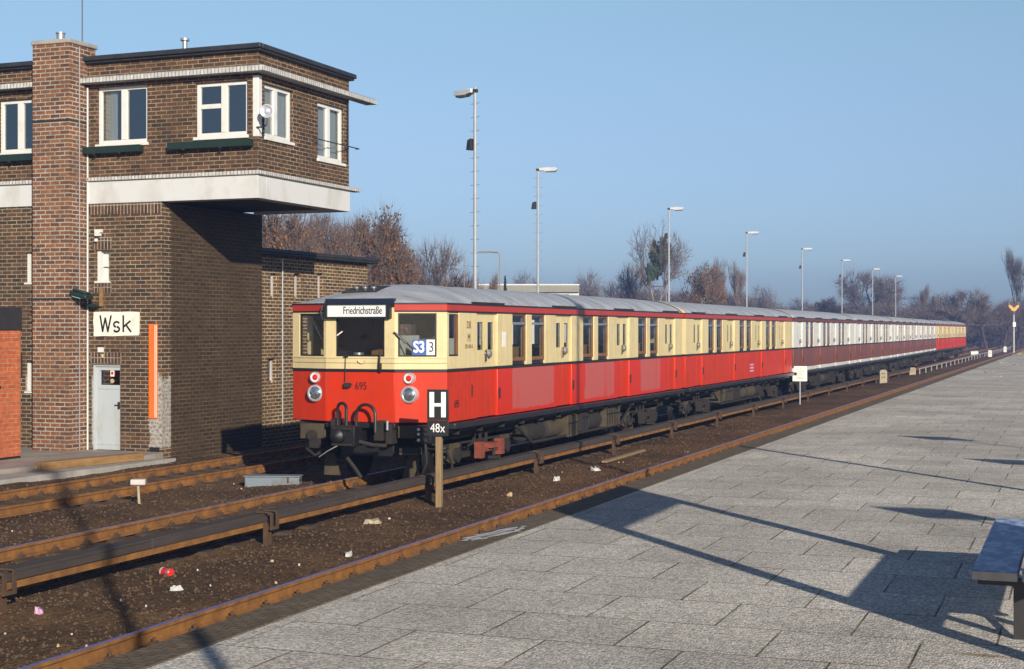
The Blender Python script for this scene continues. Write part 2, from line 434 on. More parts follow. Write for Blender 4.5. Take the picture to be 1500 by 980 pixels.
# ------------------------------------------------------------------ mesh builder
class MB:
    def __init__(s):
        s.v = []; s.f = []; s.mi = []; s.mats = []
    def mid(s, m):
        m = M[m] if isinstance(m, str) else m
        if m not in s.mats:
            s.mats.append(m)
        return s.mats.index(m)
    def poly(s, pts, m):
        i = len(s.v)
        s.v.extend(tuple(p) for p in pts)
        s.f.append(tuple(range(i, i + len(pts))))
        s.mi.append(s.mid(m))
        return s
    def box(s, x0, x1, y0, y1, z0, z1, m, fn=None):
        i = len(s.v)
        pts = [(x0, y0, z0), (x1, y0, z0), (x1, y1, z0), (x0, y1, z0), (x0, y0, z1), (x1, y0, z1), (x1, y1, z1), (x0, y1, z1)]
        if fn:
            pts = [tuple(fn(*p)) for p in pts]
        s.v.extend(pts)
        k = s.mid(m)
        for q in ((0, 3, 2, 1), (4, 5, 6, 7), (0, 1, 5, 4), (1, 2, 6, 5), (2, 3, 7, 6), (3, 0, 4, 7)):
            s.f.append(tuple(i + a for a in q)); s.mi.append(k)
        return s
    def cyl(s, p0, p1, r0, m, r1=None, n=12, caps=True):
        p0 = Vector(p0); p1 = Vector(p1)
        r1 = r0 if r1 is None else r1
        d = (p1 - p0).normalized()
        a = d.orthogonal().normalized(); b = d.cross(a)
        i = len(s.v); k = s.mid(m)
        for p, r in ((p0, r0), (p1, r1)):
            for j in range(n):
                t = 2 * math.pi * j / n
                s.v.append(tuple(p + a * (r * math.cos(t)) + b * (r * math.sin(t))))
        for j in range(n):
            jj = (j + 1) % n
            s.f.append((i + j, i + jj, i + n + jj, i + n + j)); s.mi.append(k)
        if caps:
            s.f.append(tuple(i + j for j in reversed(range(n)))); s.mi.append(k)
            s.f.append(tuple(i + n + j for j in range(n))); s.mi.append(k)
        return s
    def tube(s, pts, r, m, n=8):
        pts = [Vector(p) for p in pts]
        i = len(s.v); k = s.mid(m)
        a = None
        for q, p in enumerate(pts):
            d = (pts[min(q + 1, len(pts) - 1)] - pts[max(q - 1, 0)]).normalized()
            if a is None:
                a = d.orthogonal().normalized()
            a = (a - d * a.dot(d)).normalized()
            b = d.cross(a)
            for j in range(n):
                t = 2 * math.pi * j / n
                s.v.append(tuple(p + a * (r * math.cos(t)) + b * (r * math.sin(t))))
        for q in range(len(pts) - 1):
            for j in range(n):
                jj = (j + 1) % n
                s.f.append((i + q * n + j, i + q * n + jj, i + (q + 1) * n + jj, i + (q + 1) * n + j)); s.mi.append(k)
        s.f.append(tuple(i + j for j in reversed(range(n)))); s.mi.append(k)
        e = i + (len(pts) - 1) * n
        s.f.append(tuple(e + j for j in range(n))); s.mi.append(k)
        return s
    def lathe(s, c, axis, prof, m, n=16):
        """prof: list of (distance along axis, radius)"""
        c = Vector(c); d = Vector(axis).normalized()
        a = d.orthogonal().normalized(); b = d.cross(a)
        i = len(s.v); k = s.mid(m)
        for (t, r) in prof:
            for j in range(n):
                q = 2 * math.pi * j / n
                s.v.append(tuple(c + d * t + a * (r * math.cos(q)) + b * (r * math.sin(q))))
        for u in range(len(prof) - 1):
            for j in range(n):
                jj = (j + 1) % n
                s.f.append((i + u * n + j, i + u * n + jj, i + (u + 1) * n + jj, i + (u + 1) * n + j)); s.mi.append(k)
        return s
    def prism(s, pts, lo, hi, m, axis='y'):
        """closed outline extruded; axis y: pts are (x, z); axis z: (x, y); axis x: (y, z)"""
        def P3(p, t):
            return {'y': (p[0], t, p[1]), 'z': (p[0], p[1], t), 'x': (t, p[0], p[1])}[axis]
        n = len(pts); i = len(s.v); k = s.mid(m)
        s.v.extend(P3(p, lo) for p in pts); s.v.extend(P3(p, hi) for p in pts)
        for j in range(n):
            jj = (j + 1) % n
            s.f.append((i + j, i + jj, i + n + jj, i + n + j)); s.mi.append(k)
        s.f.append(tuple(i + j for j in reversed(range(n)))); s.mi.append(k)
        s.f.append(tuple(i + n + j for j in range(n))); s.mi.append(k)
        return s
    def wall(s, u0, u1, v0, v1, holes, t, m, fn, mr=None):
        """wall with rectangular holes; fn(u, v, w) -> point, w = depth inward"""
        us = sorted({u0, u1, *[h[0] for h in holes], *[h[1] for h in holes]})
        vs = sorted({v0, v1, *[h[2] for h in holes], *[h[3] for h in holes]})
        def solid(a, b):
            if a < 0 or b < 0 or a >= len(us) - 1 or b >= len(vs) - 1:
                return False
            cu = (us[a] + us[a + 1]) / 2; cv = (vs[b] + vs[b + 1]) / 2
            return not any(h[0] < cu < h[1] and h[2] < cv < h[3] for h in holes)
        mr = mr or m
        for a in range(len(us) - 1):
            for b in range(len(vs) - 1):
                if not solid(a, b):
                    continue
                A, B, C, D = us[a], us[a + 1], vs[b], vs[b + 1]
                s.poly([fn(A, C, 0), fn(B, C, 0), fn(B, D, 0), fn(A, D, 0)], m)
                s.poly([fn(A, C, t), fn(A, D, t), fn(B, D, t), fn(B, C, t)], m)
                if not solid(a - 1, b): s.poly([fn(A, C, 0), fn(A, D, 0), fn(A, D, t), fn(A, C, t)], mr)
                if not solid(a + 1, b): s.poly([fn(B, C, 0), fn(B, C, t), fn(B, D, t), fn(B, D, 0)], mr)
                if not solid(a, b - 1): s.poly([fn(A, C, 0), fn(A, C, t), fn(B, C, t), fn(B, C, 0)], mr)
                if not solid(a, b + 1): s.poly([fn(A, D, 0), fn(B, D, 0), fn(B, D, t), fn(A, D, t)], mr)
        return s
    def mesh(s, name, smooth=True):
        me = bpy.data.meshes.new(name)
        me.from_pydata(s.v, [], s.f)
        for m in s.mats:
            me.materials.append(m)
        me.polygons.foreach_set('material_index', s.mi)
        uvl = me.uv_layers.new(name='UVMap')
        me.update()
        data = [0.0] * (2 * len(me.loops))
        for p in me.polygons:
            n = p.normal
            ax, ay, az = abs(n.x), abs(n.y), abs(n.z)
            for li in p.loop_indices:
                co = me.vertices[me.loops[li].vertex_index].co
                if az > ax and az > ay:
                    uu = (co.x, co.y)
                elif ax > ay:
                    uu = (co.y, co.z)
                else:
                    uu = (co.x, co.z)
                data[2 * li], data[2 * li + 1] = uu
        uvl.data.foreach_set('uv', data)
        if smooth:
            me.polygons.foreach_set('use_smooth', [True] * len(me.polygons))
            me.set_sharp_from_angle(angle=R(32))
        return me
    def build(s, name, parent=None, loc=None, rot=None, bevel=0.0, smooth=True, label=None):
        o = bpy.data.objects.new(name, s.mesh(name, smooth))
        COL.objects.link(o)
        if parent: o.parent = parent
        if loc: o.location = loc
        if rot: o.rotation_euler = rot
        if label: o['label'] = label
        if bevel:
            md = o.modifiers.new('bevel', 'BEVEL')
            md.width = bevel; md.segments = 2; md.limit_method = 'ANGLE'; md.angle_limit = R(50)
        return o

def thing(name, label, cat, loc=(0, 0, 0), rot=(0, 0, 0), group=None):
    o = bpy.data.objects.new(name, None)
    o.empty_display_size = .3
    COL.objects.link(o)
    o.location = loc; o.rotation_euler = rot
    o['label'] = label; o['category'] = cat
    if group: o['group'] = group
    return o
def tag(o, label, cat, group=None):
    o['label'] = label; o['category'] = cat
    if group: o['group'] = group
    return o
def kind(o, k, label=None):
    o['kind'] = k
    if label: o['label'] = label
    return o
def empty_part(name, parent, loc=(0, 0, 0), rot=(0, 0, 0)):
    o = bpy.data.objects.new(name, None)
    COL.objects.link(o)
    o.parent = parent; o.location = loc; o.rotation_euler = rot
    return o
def dup(o, parent=None, top=True, **kw):
    c = o.copy()
    COL.objects.link(c)
    if parent: c.parent = parent
    for ch in list(o.children):
        dup(ch, c, False)
    if top:
        for k, v in kw.items():
            if k == 'loc': c.location = v
            elif k == 'rot': c.rotation_euler = v
            elif k == 'scale': c.scale = v
            else: c[k] = v
    return c

def text(s, size, mat, parent, loc, rot=(R(90), 0, 0), sx=1.0, ext=.003, name='lettering', align='CENTER', bold=0.0):
    cu = bpy.data.curves.new('txt', 'FONT')
    cu.body = s; cu.size = size; cu.extrude = ext; cu.align_x = align; cu.align_y = 'CENTER'; cu.offset = bold
    cu.resolution_u = 4
    t = bpy.data.objects.new('txt', cu)
    COL.objects.link(t)
    bpy.context.view_layer.update()
    me = bpy.data.meshes.new_from_object(t.evaluated_get(bpy.context.evaluated_depsgraph_get()))
    bpy.data.objects.remove(t); bpy.data.curves.remove(cu)
    me.materials.clear(); me.materials.append(M[mat])
    me.polygons.foreach_set('material_index', [0] * len(me.polygons))
    me.transform(Matrix.Diagonal((sx, 1, 1, 1)))
    o = bpy.data.objects.new(name, me)
    COL.objects.link(o)
    o.parent = parent; o.location = loc; o.rotation_euler = rot
    return o

CT, ST = math.cos(TH), math.sin(TH)
def along(u, d):
    """ground position at bearing u (photo px) and depth d metres"""
    a = (u - 750) / FPX
    return (d * (a * CT - ST), d * (a * ST + CT))

# ================================================================== GROUND
g = MB()
g.poly([(-1400, -200, -.34), (1400, -200, -.34), (1400, 1500, -.34), (-1400, 1500, -.34)], 'ground')
kind(g.build('ground'), 'structure')

rng = random.Random(7)
def hgt(x, y):
    h = -.165 + .018 * math.sin(x * 3.1 + y * .7) + .015 * math.sin(y * 2.3 - x * 1.7)
    for c in (-9.3, -13.6):                 # slightly heaped between the tracks
        h += .05 * math.exp(-((x - c) / .8) ** 2)
    for c in (-7.15, -11.7, -16.1):
        h -= .02 * math.exp(-((x - c) / .5) ** 2)
    h += .07 * math.exp(-((x + 17.75) / .38) ** 2)
    return h
b = MB()
xs = [-18.5 + .16 * i for i in range(83)]
ys = []
y = 4.0
while y < 330:
    ys.append(y); y += max(.16, (y - 10) * .018)
i0 = b.mid('ballast')
for yy in ys:
    for xx in xs:
        b.v.append((xx, yy, hgt(xx, yy) + rng.uniform(-.014, .014)))
nx = len(xs)
for j in range(len(ys) - 1):
    for i in range(nx - 1):
        a = j * nx + i
        b.f.append((a, a + 1, a + nx + 1, a + nx)); b.mi.append(i0)
kind(b.build('ballast_bed'), 'structure')

hz = MB().box(-520, 420, -40, 640, -1.4, 24, 'haze')
kind(hz.build('haze', smooth=False), 'stuff', 'pale blue autumn haze')

# loose stones: far too many to count
st = MB()
k = st.mid('ballast_stone')
for _ in range(36000):
    y = 9 + 42 * rng.random() ** 1.8
    x = rng.uniform(-18.2, -6.2)
    s_ = rng.uniform(.008, .024) * (1 + .5 * (rng.random() < .1))
    z = hgt(x, y) + s_ * .2
    i = len(st.v)
    a = rng.uniform(0, 6.28); ca, sa = math.cos(a), math.sin(a)
    for (px, py, pz) in ((1, 0, 0), (-1, 0, 0), (0, 1, 0), (0, -1, 0), (0, 0, 1), (0, 0, -1)):
        q = s_ * rng.uniform(.6, 1.25)
        st.v.append((x + q * (px * ca - py * sa), y + q * (px * sa + py * ca), z + q * pz * .8))
    for t in ((0, 2, 4), (2, 1, 4), (1, 3, 4), (3, 0, 4), (2, 0, 5), (1, 2, 5), (3, 1, 5), (0, 3, 5)):
        st.f.append(tuple(i + a for a in t)); st.mi.append(k)
kind(st.build('ballast_stones', smooth=False), 'stuff', 'loose brown ballast stones lying between the tracks')

# ================================================================== PLATFORM
PZ, PX = .72, -5.47
p = MB().box(PX + .36, 7.0, -14, 150, PZ - .2, PZ, 'slab')
kind(p.build('platform'), 'structure')
p = MB().box(PX, PX + .357, -14, 150, PZ - .16, PZ + .004, 'coping')
kind(p.build('platform_edge', bevel=.012), 'structure')
p = MB().box(PX + .12, 6.9, -14, 149.8, -.4, PZ - .203, 'coping_side')
kind(p.build('platform_base'), 'structure')
p = MB().prism([(150, -.4), (150, PZ - .05), (196, -.1), (196, -.4)], PX + .3, 9, 'ground', 'x')
kind(p.build('platform_ramp'), 'structure')
# ragged white paint strokes on the coping
pm = MB()
for (ya, xa, yb, xb) in ((12.95, .06, 13.75, .30), (13.1, .03, 13.95, .24), (13.0, .12, 13.3, .2), (13.35, .05, 14.15, .22), (13.75, .30, 14.1, .22)):
    n_ = 7; top = []; bot = []
    for q in range(n_ + 1):
        t_ = q / n_; yy = ya + (yb - ya) * t_; xx = PX + xa + (xb - xa) * t_ + .02 * math.sin(9 * t_ + ya * 7)
        hw = .026 + .012 * rng.random()
        top.append((xx + hw, yy, PZ + .009)); bot.append((xx - hw, yy, PZ + .009))
    for q in range(n_):
        pm.poly([bot[q], top[q], top[q + 1], bot[q + 1]], 'litter_white')
o = pm.build('painted_mark'); kind(o, 'structure')

# ================================================================== TRACKS
RP = [(-.07, -.155), (.07, -.155), (.07, -.14), (.014, -.118), (.014, -.045), (.035, -.03), (.035, -.004), (.03, 0)]
RP = RP + [(-x, z) for x, z in reversed(RP[2:])]
def rail_mesh(y0, y1, head):
    r = MB()
    n = len(RP)
    ysr = [y0, y1]
    i = 0
    for yy in ysr:
        r.v.extend((x, yy, z) for x, z in RP)
    for j in range(n):
        jj = (j + 1) % n
        top = RP[j][1] > -.002 and RP[jj][1] > -.002
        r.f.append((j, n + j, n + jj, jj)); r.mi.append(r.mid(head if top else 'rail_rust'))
    r.poly([(x, y0, z) for x, z in RP], 'rail_rust')
    return r
fast = MB()
fast.box(-.13, .13, -.08, .08, -.165, -.138, 'fasten')
for sx in (-1, 1):
    fast.box(sx * .105 - .028, sx * .105 + .028, -.04, .04, -.138, -.10, 'fasten')
    fast.cyl((sx * .105, 0, -.1), (sx * .105, 0, -.065), .016, 'fasten', n=6)
fast_me = fast.mesh('rail_fastening')
sl_me = MB().box(-1.25, 1.25, -.12, .12, -.30, -.142, 'sleeper').mesh('sleeper')
def track(cx, label, head, y0, y1, ny0, ny1):
    t = thing('railway_track', label, 'track', (cx, 0, 0), group='railway tracks')
    for sx in (-1, 1):
        r = rail_mesh(y0, y1, head)
        r.build('rail', t, (sx * .752, 0, 0))
    y = ny0
    while y < ny1:
        o = bpy.data.objects.new('sleeper', sl_me); COL.objects.link(o)
        o.parent = t; o.location = (rng.uniform(-.05, .05), y, rng.uniform(-.02, .008))
        for sx in (-1, 1):
            o = bpy.data.objects.new('rail_fastening', fast_me); COL.objects.link(o)
            o.parent = t; o.location = (sx * .752, y, 0)
        y += .66
    return t
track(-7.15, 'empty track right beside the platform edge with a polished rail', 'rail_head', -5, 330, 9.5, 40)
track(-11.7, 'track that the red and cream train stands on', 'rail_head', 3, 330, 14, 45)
track(-16.12, 'rusty track close to the brick signal box', 'rail_head_dull', 5, 330, 20, 44)

# third rail with its guard board
t3 = thing('third_rail', 'grey brown guarded third rail running beside the train', 'third rail', (-10.22, 0, 0))
y = 4.33
while y < 96:
    MB().box(-.10, .12, 0, 5.235, .12, .155, 'cover').box(.085, .12, 0, 5.235, .04, .12, 'cover').build('guard_board', t3, (rng.uniform(-.003, .003), y, .12 + rng.uniform(-.003, .002)), (rng.uniform(-.0006, .0006), rng.uniform(-.008, .008), rng.uniform(-.0006, .0006)), bevel=.006)
    y += 5.25
MB().box(-.04, .05, 4, 200, .0, .07, 'rail_rust').build('conductor_rail', t3, (.05, 0, .08))
br = MB()
br.box(.0, .06, -.06, .06, -.3, .14, 'fasten')
br.box(.05, .15, -.05, .05, .06, .10, 'fasten')
br.box(.128, .15, -.10, -.05, .06, .285, 'fasten').box(.128, .15, .05, .10, .06, .285, 'fasten')
br.tube([(.14, -.1, .26), (.1, -.1, .29), (-.08, -.1, .29)], .012, 'fasten', 6)
br.tube([(.14, .1, .26), (.1, .1, .29), (-.08, .1, .29)], .012, 'fasten', 6)
br_me = br.mesh('bracket')
y = 12.2
while y < 96:
    o = bpy.data.objects.new('bracket', br_me); COL.objects.link(o); o.parent = t3; o.location = (.1, y, 0)
    y += 5.25
# low white posts and rail of the unguarded stretch further on
lf = thing('low_fence', 'low pale rail on short white posts beyond the end of the platform', 'low fence', (-9.6, 98, -.15))
MB().box(-.03, .03, 0, 130, .36, .41, 'concrete').build('top_rail', lf)
lp = MB().box(-.03, .03, -.04, .04, -.1, .36, 'concrete').mesh('post')
for j in range(33):
    o = bpy.data.objects.new('post', lp); COL.objects.link(o); o.parent = lf; o.location = (0, j * 4.0, 0)

# ================================================================== SIGNAL BOX (local x along the front, y away, z up)
AL = R(0.905)
sb = thing('signal_box', 'dark brown brick signal box with a glazed upper storey jutting over the track', 'signal box', (-18.8, 27.95, 0), (0, 0, -AL))
FR = lambda u, v, w: (u, w, v)                     # wall facing the camera
SD = lambda x0: (lambda u, v, w: (x0 - w, u, v))   # wall facing the track
XL = -12.0
door_h = (-1.84, -1.07, 0.0, 1.93)
low_wins = [(-1.73, -1.36, 3.78, 4.47), (-3.66, -3.18, 3.77, 4.45), (-3.66, -3.18, 1.30, 1.97), (-6.6, -6.1, 3.77, 4.45)]
MB().wall(XL, 0, -.3, 5.50, [door_h] + low_wins, .36, 'brick_front', FR).build('front_wall', sb)
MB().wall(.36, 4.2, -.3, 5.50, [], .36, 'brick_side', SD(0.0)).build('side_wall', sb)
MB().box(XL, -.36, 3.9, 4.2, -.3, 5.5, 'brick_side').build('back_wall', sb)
for q in ((-1.86, -1.05, 1.955, 2.2), (-1.80, -1.30, 4.49, 4.74), (-1.80, -1.30, 3.52, 3.755), (-1.9, -.001, 5.255, 5.499)):
    MB().box(q[0], q[1], -.012, .05, q[2], q[3], 'soldier').build('soldier_course', sb)
# upper storey
UX, UY, ZU, ZR = 2.44, 4.1, 5.5, 8.62
w1 = (-1.70, -.36, 6.82, 8.09)
w2 = (.87, 2.18, 6.86, 8.03)
wl = (-4.42, -3.3, 6.74, 7.95)
w3 = (.27, 1.46, 6.84, 7.98)
w4 = (2.57, 3.86, 6.62, 7.92)
MB().wall(XL, UX, 6.0, ZR, [w1, w2, wl], .26, 'brick_upper', FR).build('upper_front_wall', sb)
MB().wall(.26, UY, 6.0, ZR, [(.26, w3[1], w3[2], w3[3]), w4], .26, 'brick_upper', SD(UX - .001)).wall(0.001, .26, 6.0, w3[2], [], .26, 'brick_upper', SD(UX - .001)).wall(.001, .26, w3[3], ZR, [], .26, 'brick_upper', SD(UX - .001)).build('upper_side_wall', sb)
MB().box(XL, UX - .26, UY - .26, UY, 6.0, ZR, 'brick_upper').build('upper_back_wall', sb)
f_ = MB()
f_.box(XL, -2.9, -.035, .3, ZU, 5.995, 'plaster').box(-1.93, UX + .02, -.035, .3, ZU, 5.995, 'plaster').box(UX - .3, UX + .02, .3, UY + .02, ZU, 5.995, 'plaster').box(.0, UX - .3, UY - .3, UY + .02, ZU, 5.995, 'plaster')
f_.build('white_fascia', sb, bevel=.008)
MB().box(0.002, UX - .3, .3, UY - .3, ZU + .05, ZU + .3, 'interior_dark').box(XL, -.002, .36, UY - .2, ZU + .05, ZU + .3, 'interior_dark').build('cantilever_floor', sb)
MB().box(XL, -2.95, -.085, .1, 5.998, 6.085, 'ledge').box(-1.93, UX + .085, -.085, .1, 5.998, 6.085, 'ledge').box(UX - .1, UX + .085, .1, UY + .42, 5.998, 6.085, 'ledge').build('ledge', sb, bevel=.01)
cp = MB()
cp.box(XL, -2.95, -.26, .05, 8.16, 8.27, 'ledge').box(-2.12, UX + .28, -.26, .02, 8.16, 8.27, 'ledge').box(UX - .02, UX + .28, .02, UY + .92, 8.16, 8.27, 'ledge')
cp.box(-2.12, UX + .25, -.23, .015, 8.271, 8.29, 'zinc').box(UX + .001, UX + .25, .015, UY + .89, 8.271, 8.29, 'zinc')
cp.build('canopy', sb, bevel=.01)
rf = MB()
rf.box(XL, UX + .1, -.1, UY + .1, ZR, ZR + .05, 'roof_felt')
rf.box(XL, UX + .14, -.16, -.03, ZR + .05, ZR + .155, 'roof_felt').box(UX + .01, UX + .14, -.03, UY + .14, ZR + .05, ZR + .155, 'roof_felt').box(XL, UX + .01, UY + .02, UY + .14, ZR + .05, ZR + .155, 'roof_felt')
rf.build('flat_roof', sb, bevel=.02)
MB().cyl((.0, .9, ZR), (.0, .9, ZR + .55), .055, 'zinc').lathe((0, .9, ZR + .55), (0, 0, 1), [(0, .055), (0, .1), (.05, .1), (.07, 0.0)], 'zinc', 12).build('vent_pipe', sb)
MB().box(-.55, -.2, .5, .75, ZR + .05, ZR + .2, 'zinc').build('roof_hatch', sb)

def casement(parent, kind_, u0, u1, v0, v1, split, transom=None, depth=.07, fr=.085, fnmap='F', x0=0):
    """painted frame with panes, set back in the wall"""
    fn = FR if fnmap == 'F' else SD(x0)
    f = MB()
    d0, d1 = depth, depth + .07
    bx = lambda a, b_, c, d, e0=d0, e1=d1: f.box(a, b_, c, d, e0, e1, 'white_paint', fn)
    bx(u0, u0 + fr, v0, v1); bx(u1 - fr, u1, v0, v1)
    bx(u0 + fr, u1 - fr, v0, v0 + fr); bx(u0 + fr, u1 - fr, v1 - fr, v1)
    panes = []
    us = [u0 + fr] + [x for s_ in split for x in (s_ - .075, s_ + .075)] + [u1 - fr]
    for s_ in split:
        bx(s_ - .075, s_ + .075, v0 + fr, v1 - fr, d0 - .01, d1)
    for q in range(0, len(us), 2):
        panes.append((us[q], us[q + 1], v0 + fr, v1 - fr))
    if transom is not None:
        a = panes[0]
        bx(a[0], a[1], transom - .05, transom + .05)
        panes[0] = (a[0], a[1], a[2], transom - .05)
        panes.append((a[0], a[1], transom + .05, a[3]))
    bx(u0 - .03, u1 + .03, v0 - .07, v0 - .002, -.04, d1)
    wobj = f.build('window', parent, bevel=.006)
    for a in panes:
        g_ = MB()
        g_.poly([fn(a[0], a[2], depth + .04), fn(a[1], a[2], depth + .04), fn(a[1], a[3], depth + .04), fn(a[0], a[3], depth + .04)], 'bldg_glass')
        g_.build('pane', wobj)
    return wobj
casement(sb, 'w', *w1, [(-1.02)])
casement(sb, 'w', *w2, [1.56], transom=7.52)
casement(sb, 'w', *wl, [-3.86])
casement(sb, 'w', w3[0], w3[1], w3[2], w3[3], [.82], fnmap='S', x0=UX)
casement(sb, 'w', w4[0], w4[1], w4[2], w4[3], [3.2], fnmap='S', x0=UX)
for lw in low_wins:
    fw = MB()
    fw.box(lw[0], lw[0] + .09, .06, .2, lw[2], lw[3], 'white_paint').box(lw[0] + .09, lw[1], .12, .18, lw[2], lw[2] + .05, 'white_paint').box(lw[0] + .09, lw[1], .12, .18, (lw[2] + lw[3]) / 2 - .02, (lw[2] + lw[3]) / 2 + .02, 'white_paint')
    fw.box(lw[0] - .02, lw[1] + .02, -.03, .2, lw[2] - .04, lw[2] - .002, 'white_paint')
    wo = fw.build('window', sb)
    MB().box(lw[0] + .09, lw[1], .19, .2, lw[2], lw[3], 'curtain').build('blind', wo)
# corner post between the two wrap-around windows
MB().box(UX - .13, UX + .012, -.012, .14, w2[2] - .05, w2[3] + .08, 'white_paint').build('corner_post', sb, bevel=.01)
MB().box(UX - .20, UX - .17, .25, 1.42, 6.92, 7.9, 'curtain').build('curtain', sb)
MB().box(UX - .20, UX - .17, 2.95, 3.8, 6.7, 7.8, 'curtain').build('curtain', sb)
MB().box(-1.62, -1.30, .20, .22, 6.9, 8.0, 'curtain').build('curtain', sb)
MB().box(XL, UX - .3, .5, 3.8, 8.3, 8.4, 'interior_dark').box(XL, UX - .3, 3.5, 3.8, 6.1, 8.3, 'interior_dark').box(XL, UX - .3, .3, 3.8, 6.02, 6.1, 'interior_dark').build('room_lining', sb)
rb = MB()
rb.tube([(UX + .05, 2.3, 7.02), (UX + .14, 2.3, 7.02), (UX + .14, 4.35, 7.02), (UX + .05, 4.35, 7.02)], .014, 'dark_metal', 6)
rb.tube([(UX + .06, 3.95, 6.65), (UX + .06, 3.95, 8.15)], .016, 'dark_metal', 6)
rb.build('guard_bar', sb)
mr = MB()
mr.tube([(UX - .02, -.02, 7.0), (UX + .2, -.12, 6.98), (UX + .33, -.2, 7.02), (UX + .33, -.2, 7.2)], .018, 'dark_metal', 6)
mr.lathe((UX + .33, -.2, 7.30), (.3, -.95, 0), [(-.05, .0), (-.05, .10), (.02, .145), (.03, .13)], 'lamp_white', 20)
mr.lathe((UX + .33, -.2, 7.30), (.3, -.95, 0), [(.028, .132), (.012, .06), (.05, .045), (.055, 0.0)], 'chrome', 20)
mr.build('round_lamp', sb)
# door
dm = MB()
dm.box(-1.84, -1.79, .05, .16, 0, 1.93, 'door_paint').box(-1.12, -1.07, .05, .16, 0, 1.93, 'door_paint').box(-1.79, -1.12, .05, .16, 1.88, 1.93, 'door_paint')
dm.wall(-1.79, -1.12, .03, 1.88, [(-1.68, -1.14, 1.47, 1.80)], .05, 'door_paint', lambda u, v, w: (u, w + .09, v))
dm.box(-1.70, -1.13, .075, .09, 1.38, 1.45, 'door_paint').box(-1.77, -1.13, .08, .09, .14, .17, 'door_paint')
do = dm.build('door', sb, bevel=.004)
MB().box(-1.69, -1.13, .12, .125, 1.46, 1.81, 'bldg_glass').build('pane', do)
MB().box(-1.42, -1.32, .108, .115, 1.66, 1.8, 'sign_white').box(-1.40, -1.34, .104, .108, 1.70, 1.77, 'tail_red').cyl((-1.37, .112, 1.56), (-1.37, .106, 1.56), .05, 'litter_tan', n=14).build('sticker', do)
MB().box(-1.17, -1.14, .03, .09, .95, 1.1, 'dark_metal').tube([(-1.155, .04, 1.03), (-1.26, .04, 1.03)], .01, 'dark_metal', 6).build('handle', do)
MB().box(-1.95, -.95, -.35, .0, -.2, .02, 'concrete').build('door_step', sb, bevel=.02)
# chimney
ch = MB()
ch.box(-2.95, -1.96, -.63, .02, -.3, 9.0, 'brick_chimney').build('chimney', sb, bevel=.004)
cho = sb.children[-1]
MB().box(-2.98, -1.93, -.66, .34, 9.0, 9.1, 'concrete').build('chimney_cap', cho, bevel=.02)
MB().box(-2.94, -1.97, .02, .30, 8.8, 8.999, 'brick_chimney').build('chimney_back', cho)
MB().cyl((-2.45, -.3, 9.1), (-2.45, -.3, 9.28), .09, 'zinc', n=18).lathe((-2.45, -.3, 9.28), (0, 0, 1), [(0, .105), (.03, .105), (.03, .0)], 'zinc', 18).build('flue', cho)
MB().box(-2.962, -1.948, -.642, -.0, 7.28, 7.33, 'dark_metal').build('strap', cho)
MB().cyl((-2.02, -.1, 9.1), (-2.02, -.1, 13.5), .012, 'dark_metal', n=6).build('antenna_rod', cho)
MB().cyl((-1.915, -.05, 0), (-1.915, -.05, 8.1), .02, 'white_paint', n=8).build('conduit', sb)
MB().cyl((-1.94, -.30, 0), (-1.94, -.30, 8.95), .014, 'zinc', n=8).build('conduit', sb)
MB().box(-2.97, -1.94, -.65, -.63, 3.36, 3.40, 'dark_metal').build('cable', sb)
MB().box(-1.72, -1.54, -.07, .0, 4.86, 4.93, 'white_paint').box(-1.68, -1.58, -.12, .0, 4.78, 4.86, 'white_paint').cyl((-1.68, -.06, 4.66), (-1.68, -.06, 4.72), .04, 'white_paint').build('junction_box', sb)
MB().box(-1.63, -1.51, -.07, .0, 2.2, 2.31, 'white_paint').cyl((-1.53, -.03, 2.08), (-1.53, -.03, 2.16), .03, 'litter_tan').build('bell_box', sb)
MB().box(-.28, -.05, -.03, .0, .03, .13, 'black_paint').build('vent_grille', sb)
# annex
AX, AY0, AY1, AZ = -.25, 4.2, 10.3, 4.56
aw = [(5.0, 5.34, 3.5, 4.12), (6.18, 6.52, 3.5, 4.15), (7.42, 7.74, 3.5, 4.2), (4.86, 5.3, 1.36, 1.98)]
an = MB().wall(AY0, AY1, -.3, AZ, aw, .3, 'brick_annex', SD(AX)).box(-7, AX - .3, AY1 - .3, AY1, -.3, AZ, 'brick_annex').build('annex', sb)
MB().box(-7, AX + .2, AY0 + .01, AY1 + .3, AZ, AZ + .06, 'roof_felt').box(AX + .05, AX + .2, AY0 + .01, AY1 + .3, AZ + .06, AZ + .16, 'roof_felt').box(-7, AX + .05, AY1 + .15, AY1 + .3, AZ + .06, AZ + .16, 'roof_felt').build('annex_roof', an, bevel=.02)
for a in aw:
    fn = SD(AX)
    wm = MB()
    wm.box(a[1] - .06, a[1], a[2], a[3], .12, .2, 'mast_stripe', fn).box(a[0], a[0] + .06, a[2], a[3], .12, .2, 'wood', fn).box(a[0] + .06, a[1] - .06, a[2], a[2] + .06, .12, .2, 'wood', fn)
    wo = wm.build('window', an)
    MB().box(a[0] + .06, a[1] - .06, a[2] + .06, a[3], .15, .16, 'bldg_glass', fn).build('pane', wo)
MB().box(-1, AX - .32, AY0 + .2, AY1 - .4, .2, 4.3, 'interior_dark').build('annex_lining', an)
MB().cyl((AX + .03, 5.55, .2), (AX + .03, 5.55, 4.5), .018, 'zinc', n=6).build('conduit', an)

